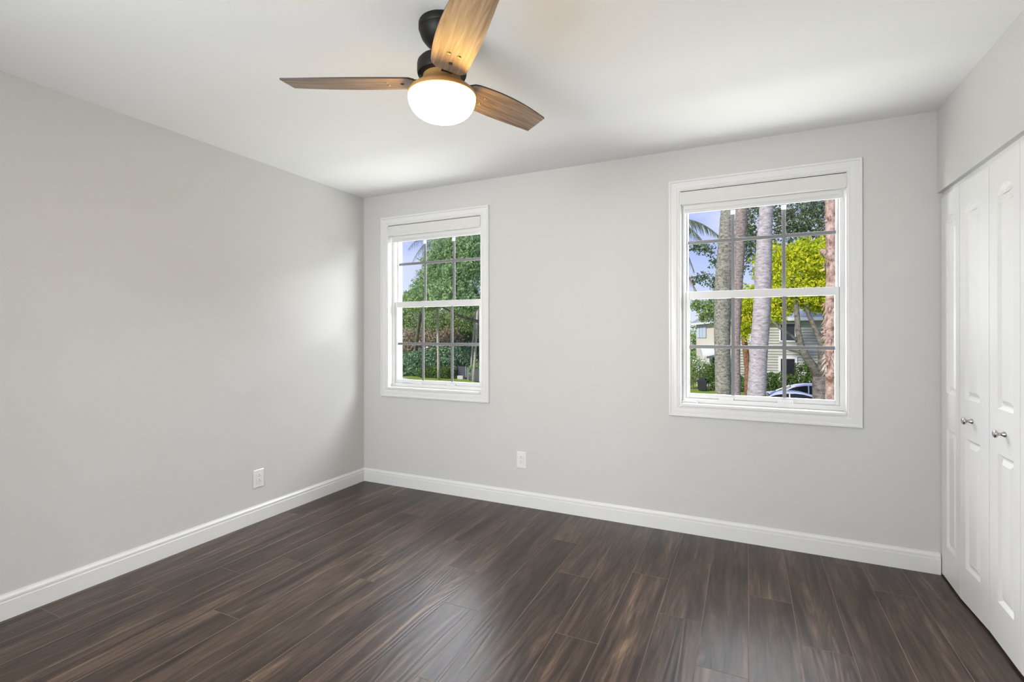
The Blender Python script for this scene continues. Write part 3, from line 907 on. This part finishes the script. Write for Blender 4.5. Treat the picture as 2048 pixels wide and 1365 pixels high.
tree('airy_tree', 'loose dark-leaved tree left of the thick palm trunk, hanging against the sky', (-3.4, 24, GZ),
     [([(-3.4, 24, GZ), (-3.2, 24, 1), (-1.8, 24, 4), (.1, 24, 5.6), (1.2, 24, 5.6)], [.25, .2, .13, .06, .02]), ([(-1.6, 24, 3.9), (.2, 24, 4.1), (1.3, 24, 4.3)], [.08, .05, .02])],
     M_TRUNK_GREY, L_DARK, [((1.15, 24, 5.55), (.65, .5, .38)), ((.65, 24, 5.75), (.6, .5, .3)), ((1.5, 24, 4.9), (.3, .4, .45)), ((1.0, 24, 4.05), (.62, .5, .40)), ((1.45, 24, 3.75), (.35, .4, .5)), ((.5, 24, 3.95), (.25, .3, .22)), ((-1.5, 24, 4.8), (1.3, 1, 1.2))], 1500, .16, 22, .1)
tree('leafy_tree', 'grey-green leafy tree hanging over the roof of the white wing', (1.6, 29.5, GZ),
     [([(1.6, 29.5, GZ), (1.5, 29.5, 0), (1.3, 29.5, 2.2), (.6, 29.5, 3.2)], [.22, .18, .12, .05])],
     M_TRUNK_GREY, L_MID, [((.15, 29.5, 3.0), (.45, .5, .38)), ((.75, 29.5, 2.75), (.65, .6, .7)), ((1.35, 29.5, 2.4), (.6, .6, 1.0)), ((1.5, 29.5, 3.4), (.7, .6, .6)), ((.55, 29.6, 2.2), (.3, .3, .35))], 2600, .16, 23, .2)

# --- palm fronds
def frond(mb, base, tip, sag, nleaf, ll, rs):
    base, tip = Vector(base), Vector(tip)
    n = 14; pts = []
    for i in range(n + 1):
        t = i / n
        p = base.lerp(tip, t) + Vector((0, 0, sag * 4 * t * (1 - t)))
        pts.append(p)
    mb.tube(pts, [.022 * (1 - .8 * i / n) + .004 for i in range(n + 1)], 6)
    for k in range(nleaf):
        t = .10 + .9 * k / nleaf
        f = t * n; i = min(int(f), n - 1); p = pts[i].lerp(pts[i + 1], f - i)
        d = (pts[i + 1] - pts[i]).normalized()
        sd = d.cross(Vector((0, 0, 1)))
        if sd.length < .05: sd = Vector((0, 1, 0))
        sd.normalize()
        l = ll * (math.sin(math.pi * (.15 + .8 * t)) * .85 + .15)
        for s in (-1, 1):
            q = (d * .55 + sd * s * .75 + Vector((0, 0, -.75)) + Vector((rs.uniform(-.15, .15), rs.uniform(-.15, .15), rs.uniform(-.2, .1)))).normalized()
            w = d * .016
            mid = p + q * l * .5 + Vector((0, 0, .05 * l))
            end = p + q * l + Vector((0, 0, -.18 * l))
            mb.add([p - w, p + w, mid + w * .8, mid - w * .8, end], [(0, 1, 2, 3), (3, 2, 4)])

def palm(name, label, base, top, rad, fronds, ll, mat_t, seed, sag=.35, dead=()):
    r = empty(name, base, label, 'tree')
    rs = random.Random(seed)
    b, t = Vector(base), Vector(top)
    mb = MB()
    mb.tube([Vector((0, 0, 0)), (t - b) * .12 + Vector((.04, 0, 0)), (t - b) * .5 + Vector((.10, 0, 0)), t - b], [rad * 1.3, rad * 1.1, rad, rad * .85], 14)
    mb.build('trunk', mat_t, r, smooth='all')
    for i, (tp, sg) in enumerate(fronds):
        mb = MB(); frond(mb, t - b, Vector(tp) - b, sg, 46, ll, rs)
        mb.build('frond', L_BROWN if i in dead else L_FROND, r, fix=False)
    return r
palm('coconut_palm', 'coconut palm whose drooping fronds reach into the left side of the right window', (.55, 12, GZ), (.78, 12, 4.5), .14,
     [((2.30, 12.1, 4.02), .30), ((2.0, 11.7, 3.65), .32), ((1.62, 12, 3.02), .30), ((1.72, 12.2, 2.36), -.05), ((-.9, 12, 4.4), .4), ((.2, 13.4, 4.4), .4), ((.6, 10.6, 4.2), .4), ((1.6, 12.6, 5.4), .3), ((-.4, 11.6, 5.6), .3)], .42, M_TRUNK_CREAM, 31, dead=(3,))
palm('coconut_palm', 'tall feathery palm above the big green tree in the left window', (-22.0, 34, GZ), (-22.45, 34, 9.55), .115,
     [((-25.37, 34.00, 9.01), .7), ((-24.39, 33.35, 7.71), .6), ((-20.07, 34.00, 10.20), .5), ((-20.72, 33.46, 8.47), .6), ((-22.88, 34.00, 12.25), .2), ((-24.83, 34.43, 10.85), .5), ((-20.72, 34.43, 11.60), .4), ((-23.21, 32.92, 7.82), .4), ((-22.02, 32.70, 7.71), .4), ((-22.45, 35.73, 9.01), .6)], .85, M_TRUNK_CREAM, 32)

# --- big green trees seen through the left window
tree('broad_tree', 'big light-green tree filling the upper right of the left window', (-13.8, 29, GZ),
     [([(-13.8, 29, GZ), (-14.0, 29, 1), (-15.4, 29, 4.5)], [.35, .28, .2]), ([(-14.3, 29, 1.9), (-16.6, 29, 2.5), (-18.6, 29, 3.4)], [.12, .10, .06])],
     M_TRUNK_GREY, L_BRIGHT, [((-17.2, 29, 8.0), (1.9, 1.6, 1.7)), ((-18.6, 29, 6.6), (1.4, 1.4, 1.3)), ((-16.6, 28.6, 5.6), (1.7, 1.5, 1.6)), ((-18.8, 28.6, 4.6), (1.6, 1.4, 1.1)), ((-17.2, 28, 4.2), (1.5, 1.3, 1.0)), ((-15.4, 29, 7.2), (1.5, 1.5, 2.2)), ((-20.2, 29, 4.1), (1.2, 1.2, .9)), ((-15.9, 28.4, 3.7), (1.4, 1.2, 1.1))], 25000, .22, 41, .4)
tree('broad_tree', 'rounder mid-green tree lower left in the left window, below the palm', (-26.8, 37.0, GZ),
     [([(-26.8, 37.0, GZ), (-26.4, 36.6, 0), (-24.4, 34.5, 2.6), (-22.6, 33, 4.6)], [.22, .2, .16, .1])],
     M_TRUNK_GREY, L_MID, [((-22.3, 33, 5.6), (1.4, 1.3, 1.3)), ((-23.8, 32.6, 4.3), (1.0, 1.0, .8)), ((-21.4, 32.6, 4.4), (1.5, 1.3, 1.0)), ((-22.6, 32, 3.7), (1.5, 1.3, .7)), ((-20.6, 33, 6.6), (1.3, 1.3, 1.6)), ((-24.6, 33, 3.9), (.7, .8, .6))], 13000, .20, 42, .4)
tree('dark_tree', 'shaded dark-green tree behind the hedge in the left window', (-24.5, 38.5, GZ),
     [([(-24.5, 38.5, GZ), (-24.3, 38.5, 3)], [.3, .18])],
     M_TRUNK_GREY, L_MID, [((-28.2, 38.5, 2.6), (1.8, 1.2, 1.5)), ((-25.4, 38.3, 2.4), (1.7, 1.2, 1.4)), ((-22.8, 38.5, 2.6), (1.8, 1.2, 1.5)), ((-20.2, 38.8, 2.4), (1.7, 1.2, 1.6)), ((-30, 39, 3.4), (1.6, 1.2, 2))], 12000, .22, 43, .4)
tree('dry_tree', 'brownish dry shrub behind the broad-leaved hedge in the left window', (-25.5, 37.6, GZ),
     [([(-25.5, 37.6, GZ), (-25.4, 37.6, 0)], [.2, .1])],
     M_TRUNK_GREY, L_BROWN, [((-28.0, 37.6, .4), (1.6, .8, 1.2)), ((-25.4, 37.6, .5), (1.7, .8, 1.1)), ((-23.2, 37.8, .8), (1.3, .8, 1.0))], 6000, .22, 44, .4, cat='shrub')
tree('dark_tree', 'deep green background tree behind the metal fence in the left window', (-19.5, 41, GZ),
     [([(-19.5, 41, GZ), (-19.4, 41, 3)], [.3, .18])],
     M_TRUNK_GREY, L_DARK, [((-21.5, 41, .8), (2.2, 1.2, 2.6)), ((-18.6, 41, .8), (2.0, 1.2, 2.8)), ((-24.5, 42, 1.5), (2.4, 1.2, 3.0)), ((-28, 42.5, 1.5), (2.6, 1.2, 3.2)), ((-16.4, 41, 1.6), (2, 1.2, 3.4))], 16000, .26, 45, .45)

# slim palm trunks in the left window
def slim(label, pts, rad):
    b = (pts[0][0], pts[0][1], GZ)
    r = empty('slim_palm', b, label, 'tree', 'slim pale palm trunks in the left window')
    mb = MB(); mb.tube(off(pts, b), rad, 12)
    mb.build('trunk', M_TRUNK_CREAM, r, smooth='all')
slim('slim cream palm trunk rising behind the metal fence', [(-20.2, 36.8, GZ), (-20.25, 36.8, -1.8), (-20.1, 36.8, .2), (-19.85, 36.8, 2.3), (-19.7, 36.8, 4)], [.11, .10, .095, .09, .08])
slim('slim pale palm trunk before the fence, right edge of left window', [(-18.1, 33.6, GZ), (-18.08, 33.6, -1.4), (-17.95, 33.6, .2), (-17.85, 33.6, 1.7), (-17.7, 33.6, 4)], [.14, .125, .11, .11, .10])

# hedges and shrubs
def shrub(name, label, base, blobs, mat, count, size, seed, shell=.6, cat='shrub', group=None):
    r = empty(name, base, label, cat, group)
    leaves('foliage', mat, [(tuple(np.array(c) - np.array(base)), q) for c, q in blobs], count, size, seed, r, shell)
    for c, q in blobs:
        mb = MB(); mb.tube(off([(c[0], c[1], GZ), (c[0] + .03, c[1], c[2] + q[2] * .3)], base), [.05, .02], 6)
        mb.build('stem', M_TRUNK_GREY, r)
    return r
shrub('broad_leaf_hedge', 'tall broad-leaved dark green hedge on the left of the left window', (-25, 35.9, GZ),
      [((-27.6, 36.2, -1.9), (1.4, .8, 1.2)), ((-25.6, 36.1, -1.7), (1.4, .8, 1.3)), ((-23.8, 36.3, -1.4), (1.3, .8, 1.5)), ((-22.4, 36.4, -1.5), (1.0, .8, 1.4)), ((-21.3, 37.2, -.9), (1.3, .8, 1.3)), ((-29.5, 36.4, -1.7), (1.4, .8, 1.4))], L_GLOSS, 11000, .24, 51)
shrub('low_hedge', 'low clipped hedge at the foot of the slim palm trunk in the left window', (-23, 35.3, GZ),
      [((-24.2, 35.3, -2.5), (1.0, .5, .55)), ((-22.9, 35.3, -2.45), (1.0, .5, .6)), ((-21.8, 35.4, -2.4), (.8, .5, .6))], L_HEDGE, 3500, .16, 52)
shrub('yellow_shrub', 'small yellow-green shrub in front of the metal fence', (-18.5, 34.2, GZ),
      [((-18.5, 34.2, -2.1), (.5, .4, .55)), ((-17.6, 34.0, -1.9), (.5, .4, .5))], L_BRIGHT, 900, .18, 53)
shrub('clipped_hedge', 'square clipped hedge beside the door of the grey-green house, left of the car roof', (4.6, 32.6, GZ),
      [((4.3, 32.6, -2.2), (.55, .6, .85)), ((4.9, 32.6, -2.15), (.6, .6, .85)), ((5.5, 32.8, -2.25), (.5, .6, .8)), ((3.7, 32.6, -2.3), (.5, .6, .75))], L_HEDGE, 6000, .13, 54, .75)
shrub('clipped_hedge', 'taller clipped hedge in front of the grey-green house, behind the car roof', (6.5, 32.8, GZ),
      [((6.2, 32.8, -1.8), (.65, .6, 1.1)), ((6.9, 32.8, -1.85), (.65, .6, 1.1)), ((7.6, 32.8, -1.95), (.7, .6, 1.1))], L_HEDGE, 6500, .13, 55, .75)
fs_ = shrub('flowering_bush', 'loose flowering bush beside the white wing, at the left edge of the right window', (-.3, 33.6, GZ),
      [((-.6, 33.7, -1.3), (.55, .5, 1.0)), ((-.1, 33.8, -1.55), (.5, .5, .9)), ((-.9, 33.9, -2.0), (.6, .5, .8)), ((.25, 34.2, -1.6), (.3, .4, .6))], L_MID, 3600, .13, 56, .4)
M_PETAL = plain('white_petals', (.8, .8, .76), .7)
leaves('flowers', M_PETAL, [((-.1, -.3, 2.0), (.5, .3, .5)), ((.25, -.3, 1.7), (.4, .3, .5))], 70, .11, 57, fs_, .3, kind='stuff', aspect=.9)
shrub('rounded_bush', 'dark rounded bush between the black bin and the thick palm trunk', (.75, 33.2, GZ),
      [((.65, 33.3, -1.75), (.4, .5, .8)), ((1.05, 33.3, -1.6), (.5, .5, .9)), ((.95, 33.1, -2.4), (.35, .4, .5)), ((1.7, 33.5, -1.9), (.5, .5, .9)), ((2.6, 33.5, -2.3), (.5, .5, .6))], L_HEDGE, 4500, .13, 58, .5)

fs_.location.y += 1.7   # beside the house wing, behind the strip of lawn
rb_ = [o for o in COL.objects if o.name.startswith('rounded_bush')][0]
rb_.location.y += 1.7
# black bin on the lawn
bn = empty('black_bin', (.10, 34.7, GZ), 'black lidded bin on the lawn beside the flowering bush', 'bin')
M_BINB = plain('black_bin_plastic', (.025, .024, .03), .5)
mb = MB(); mb.add([(-.26, -.25, .08), (.26, -.25, .08), (.26, .25, .08), (-.26, .25, .08), (-.33, -.3, .72), (.33, -.3, .72), (.33, .3, .72), (-.33, .3, .72)],
                  [(0, 3, 2, 1), (4, 5, 6, 7), (0, 1, 5, 4), (1, 2, 6, 5), (2, 3, 7, 6), (3, 0, 4, 7)])
mb.build('body', M_BINB, bn, bevel=.02)
mb = MB(); mb.box(-.36, .36, -.33, .33, .72, .78); mb.box(-.22, .22, -.2, .2, .78, .98)
mb.build('lid', M_BINB, bn, bevel=.02)
for sx in (-1, 1):
    mb = MB(); mb.lathe([(.08, -.03), (.08, .03)], 16, (sx * .24, .2, .08), axis='X'); mb.build('wheel', M_BLACK, bn)

# --- metal fence, left window
fn = empty('metal_fence', (-20, 36, GZ), 'dark grey metal fence with slim posts behind the lawn in the left window', 'fence')
M_FENCE = plain('grey_fence_metal', (.085, .09, .105), .5, metal=.2)
M_POST = plain('light_fence_post', (.30, .30, .33), .5)
fp = [(-22.4, 36.0), (-21.44, 35.84), (-20.97, 35.78), (-20.12, 35.62), (-19.3, 34.6), (-18.31, 33.66), (-17.2, 33.1), (-16.2, 32.6)]
for (a, b) in zip(fp[:-1], fp[1:]):
    a, b = Vector((a[0] + 20, a[1] - 36, 0)), Vector((b[0] + 20, b[1] - 36, 0))
    mb = MB(); d = (b - a); L_ = d.length; d.normalize(); nrm = Vector((-d.y, d.x, 0))
    for (z0, z1, t) in ((.10, .16, .02), (1.02, 1.10, .022)):
        c = [a - nrm * t, b - nrm * t, b + nrm * t, a + nrm * t]
        mb.add([(p.x, p.y, z0) for p in c] + [(p.x, p.y, z1) for p in c], [(0, 3, 2, 1), (4, 5, 6, 7), (0, 1, 5, 4), (1, 2, 6, 5), (2, 3, 7, 6), (3, 0, 4, 7)])
    k = int(L_ / .055)
    for i in range(k):
        p = a + d * (L_ * (i + .5) / k)
        mb.box(p.x - .019, p.x + .019, p.y - .012, p.y + .012, .10, 1.06)
    mb.build('fence_panel', M_FENCE, fn, fix=False)
for i, p in enumerate(fp):
    mb = MB(); mb.box(p[0] + 20 - .04, p[0] + 20 + .04, p[1] - 36 - .04, p[1] - 36 + .04, 0, 1.16)
    mb.build('fence_post', M_POST, fn)
bl = MB().box(-20.75, -20.15, 35.1, 35.4, GZ, GZ + .32).build('stone_block', plain('pale_stone', (.52, .48, .46), .9, bump=(20, .5)), bevel=.03)
tag(bl, 'pale stone block on the lawn in front of the metal fence', 'stone')

# --- houses
M_SIDING = plain('grey_green_siding', (.42, .41, .345), .85, spec=.15, var=(1.2, (.47, .46, .39)))
M_CREAM = plain('cream_stucco', (.58, .54, .46), .9, spec=.1)
M_ROOF = plain('grey_shingles', (.27, .27, .28), .9, var=(9, (.38, .38, .39)))
M_EAVE = plain('white_eave', (.68, .68, .66), .6)
M_PANE = plain('dark_house_pane', (.02, .021, .028), .12)
M_SHUT = plain('pale_blue_shutter', (.52, .58, .68), .5)

def house_window(parent, x0, x1, z0, z1, y, fw=.10, name='window'):
    mb = rect_frame(x0 - fw, x1 + fw, z0 - fw, z1 + fw, fw, y - .06, y + .02)
    f = mb.build(name, M_EAVE, parent)
    mb = MB(); mb.box(x0, x1, y - .02, y, z0, z1)
    mb.build('pane', M_PANE, f)
    return f
hs = empty('house', (6, 38, GZ), 'grey-green two-storey house with grey roof behind the forked tree', 'building')
def HB(mb, nm, mat, parent=hs, o=(6, 38, GZ), **kw):
    mb.v = [(x - o[0], y - o[1], z - o[2]) for x, y, z in mb.v]
    return mb.build(nm, mat, parent, **kw)
mb = MB(); mb.box(2.14, 16, 38.1, 46, GZ, 2.2)
for k in range(26):
    z = GZ + .2 * k
    mb.add([(2.14, 38.02, z), (16, 38.02, z), (16, 38.09, z + .195), (2.14, 38.09, z + .195), (2.14, 38.1, z), (16, 38.1, z)], [(0, 1, 2, 3), (0, 4, 5, 1)])
HB(mb, 'wall', M_SIDING, fix=False)
mb = MB(); mb.add([(2.14, 37.5, 2.32), (16.4, 37.5, 2.32), (16.4, 42, 4.6), (3.5, 42, 4.6), (2.14, 46, 2.32), (16.4, 46, 2.32), (2.14, 37.5, 2.2), (16.4, 37.5, 2.2), (2.14, 46, 2.2), (16.4, 46, 2.2)],
                  [(0, 1, 2, 3), (0, 3, 4), (3, 2, 5, 4), (0, 6, 7, 1), (6, 8, 9, 7), (0, 4, 8, 6)])
HB(mb, 'roof', M_ROOF, fix=False)
mb = MB(); mb.box(2.14, 16.4, 37.44, 37.52, 2.12, 2.36); HB(mb, 'fascia', M_EAVE)
for (x0, x1, z0, z1) in ((5.25, 6.15, .68, 1.9), (8.6, 9.6, .68, 1.9), (3.3, 3.9, .68, 1.9)):
    w = house_window(hs, x0 - 6, x1 - 6, z0 - GZ, z1 - GZ, 0.02)
dr = house_window(hs, 5.25 - 6, 6.15 - 6, -2.3 - GZ, -.66 - GZ, 0.02, name='house_door', fw=.16)

wg = empty('house', (0, 36, GZ), 'cream house wing with pale blue shutters and a small porch roof', 'building')
WO = (0, 36, GZ)
mb = MB(); mb.box(-.62, 2.1, 36.1, 44, GZ, 2.15); HB(mb, 'wall', M_CREAM, wg, WO)
mb = MB(); mb.add([(-1.0, 35.7, 1.98), (2.1, 35.7, 2.28), (2.1, 40, 3.4), (.4, 40, 3.4), (-1.0, 44, 2.0), (-1.0, 35.7, 1.90), (2.1, 35.7, 2.20), (2.1, 44, 2.3)], [(0, 1, 2, 3), (0, 3, 4), (0, 5, 6, 1), (3, 2, 7, 4)])
HB(mb, 'roof', M_ROOF, wg, WO, fix=False)
mb = MB(); mb.add([(-1.0, 35.66, 1.84), (2.1, 35.66, 2.14), (2.1, 35.66, 2.30), (-1.0, 35.66, 2.0), (-1.0, 35.74, 1.84), (2.1, 35.74, 2.14), (2.1, 35.74, 2.30), (-1.0, 35.74, 2.0)], [(0, 1, 2, 3), (4, 7, 6, 5), (0, 4, 5, 1), (3, 2, 6, 7)])
HB(mb, 'fascia', M_EAVE, wg, WO, fix=False)
for k, (x0, x1) in enumerate(((-.56, -.36), (-.34, -.16), (-.14, .09))):
    mb = MB(); mb.box(x0, x1, 36.02, 36.1, .87, 1.84)
    for q in range(12): mb.box(x0 + .03, x1 - .03, 36.0, 36.03, .92 + q * .074, .96 + q * .074)
    HB(mb, 'shutter', M_SHUT, wg, WO)
mb = MB()
mb.add([(-.30, 34.9, -.18), (-.02, 34.6, -.48), (1.4, 34.6, -.16), (1.4, 36.1, .25), (-.30, 36.1, .12), (-.02, 34.6, -.60), (1.4, 34.6, -.28)], [(0, 1, 2, 3, 4), (1, 5, 6, 2)])
HB(mb, 'porch_roof', M_EAVE, wg, WO, fix=False)
for px_ in (-.02, .30):
    mb = MB(); mb.box(px_, px_ + .12, 34.8, 34.92, GZ, -.55); HB(mb, 'porch_post', M_EAVE, wg, WO)
mb = MB(); mb.box(.30, 1.9, 35.98, 36.1, GZ, -.4); HB(mb, 'entry_wall', M_EAVE, wg, WO)
house_window(wg, .58, 1.0, -1.35 - GZ, -.66 - GZ, -.03, .05)
mb = MB(); mb.box(1.96, 2.10, 37.0, 38.0, GZ, -.7); HB(mb, 'corner_trim', M_SHUT, wg, WO)

wg.location.y += 2.3
# --- parked cars
M_TYRE = plain('tyre_rubber', (.02, .02, .02), .8)
M_CGLASS = plain('car_glass', (.015, .017, .022), .08)
M_HUB = plain('wheel_alloy', (.45, .45, .46), .3, metal=.9)
def make_car(paint, label, loc, rot, group='parked cars'):
    r = empty('parked_car', loc, label, 'car', group)
    # body: lofted cross-sections along x (front at -x)
    st = [(-2.25, .35, .60, .70), (-2.15, .28, .74, .80), (-1.6, .25, .88, .88), (-.95, .25, .96, .90), (-.2, .25, .97, .90), (.8, .25, .98, .90), (1.6, .25, 1.0, .88), (2.1, .28, .96, .82), (2.25, .38, .82, .72)]
    vs, fs, n = [], [], 10
    for (x, z0, z1, w) in st:
        ring = [(-w * .92, z0), (-w, z0 + .12), (-w, z1 - .22), (-w * .95, z1 - .06), (-w * .80, z1), (w * .80, z1), (w * .95, z1 - .06), (w, z1 - .22), (w, z0 + .12), (w * .92, z0)]
        vs += [(x, y, z) for y, z in ring]
    for i in range(len(st) - 1):
        for k in range(n):
            fs.append((i * n + k, i * n + (k + 1) % n, (i + 1) * n + (k + 1) % n, (i + 1) * n + k))
    fs += [tuple(range(n)), tuple((len(st) - 1) * n + k for k in range(n))]
    mb = MB(); mb.add(vs, fs); mb.build('body', paint, r, smooth=50)
    # cabin glass and roof
    cab = [(-1.05, .93, .78), (-.35, 1.32, .66), (.2, 1.42, .64), (.9, 1.40, .63), (1.5, 1.22, .64), (2.0, .97, .72)]
    vs, fs = [], []
    for (x, z, w) in cab: vs += [(x, -.82, .93), (x, -w, z - .03), (x, w, z - .03), (x, .82, .93)]
    for i in range(len(cab) - 1):
        for k in range(3): fs.append((i * 4 + k, i * 4 + k + 1, (i + 1) * 4 + k + 1, (i + 1) * 4 + k))
    mb = MB(); mb.add(vs, fs); mb.build('windows', M_CGLASS, r, smooth=40)
    rf = [(-.42, 1.285, .69), (-.2, 1.37, .68), (.2, 1.435, .67), (.6, 1.45, .665), (.9, 1.425, .66), (1.3, 1.32, .66), (1.55, 1.215, .66)]
    vs, fs = [], []
    for (x, z, w) in rf: vs += [(x, -w, z - .035), (x, -w * .8, z), (x, 0, z + .02), (x, w * .8, z), (x, w, z - .035)]
    for i in range(len(rf) - 1):
        for k in range(4): fs.append((i * 5 + k, i * 5 + k + 1, (i + 1) * 5 + k + 1, (i + 1) * 5 + k))
    mb = MB(); mb.add(vs, fs)
    for s in (-1, 1):
        mb.tube([(-1.08, s * .80, .94), (-.42, s * .69, 1.27)], .035, 8)
        mb.tube([(.35, s * .68, 1.40), (.35, s * .83, .95)], .03, 8)
        mb.tube([(1.5, s * .67, 1.22), (2.0, s * .75, .97)], .05, 8)
    mb.build('roof', paint, r, smooth=50)
    for sx in (-1.4, 1.4):
        for sy in (-.82, .82):
            mb = MB(); mb.lathe([(.20, -.10), (.31, -.10), (.33, -.06), (.33, .06), (.31, .10), (.20, .10)], 24, (sx, sy, .33), axis='Y')
            w = mb.build('wheel', M_TYRE, r, smooth=40)
            mb = MB(); mb.lathe([(.20, -.095), (.20, .095)], 20, (sx, sy, .33), axis='Y'); mb.build('hubcap', M_HUB, w)
    for s in (-1, 1):
        mb = MB(); mb.lathe([(.02, -.06), (.07, -.03), (.08, .03), (.03, .07)], 12, (-.75, s * .98, 1.02), axis='X')
        mb.build('side_mirror', paint, r, smooth='all')
        mb = MB(); mb.box(-2.24, -2.10, s * .62 - .14, s * .62 + .14, .62, .74); mb.build('headlight', M_EAVE, r, bevel=.03)
    r.rotation_euler = (0, 0, rot)
    return r
make_car(plain('silver_paint', (.72, .71, .69), .5), 'silver car with dark windows parked in front of the clipped hedges', (5.55, 27.3, GZ), 0.0)
make_car(plain('light_blue_paint', (.60, .63, .66), .5), 'pale blue-silver car nearer the window, only its roof above the sill', (4.35, 23.1, GZ), 0.08)
make_car(plain('white_paint', (.80, .80, .80), .3), 'white car whose roof shows at the lower left corner of the left window', (-16.45, 21.3, GZ), math.pi)

# --- line of trees far beyond the lawn and the houses
far = tree('distant_tree', 'small dark tree in the distant line of trees beyond the lawn', (-46, 54, GZ),
     [([(-46, 54, GZ), (-46, 54, -.5)], [.25, .18])], M_TRUNK_GREY, L_MID,
     [((-46, 54, .3), (2.6, 1.6, 2.2)), ((-48, 54, -.6), (1.8, 1.4, 1.9)), ((-44, 54, -.5), (1.9, 1.4, 2.0))], 2600, .34, 71, .5, group='distant line of trees')
rs = random.Random(9)
for k in range(13):
    x_ = -64 + 9.0 * k
    y_ = 54 + rs.uniform(-2, 3)
    if k == 2: continue
    c = copy_tree(far)
    c.location = (x_, y_, GZ)
    c.rotation_euler = (0, 0, rs.uniform(-.3, .3))
    c.scale = (1, 1, rs.uniform(.8, 1.1))
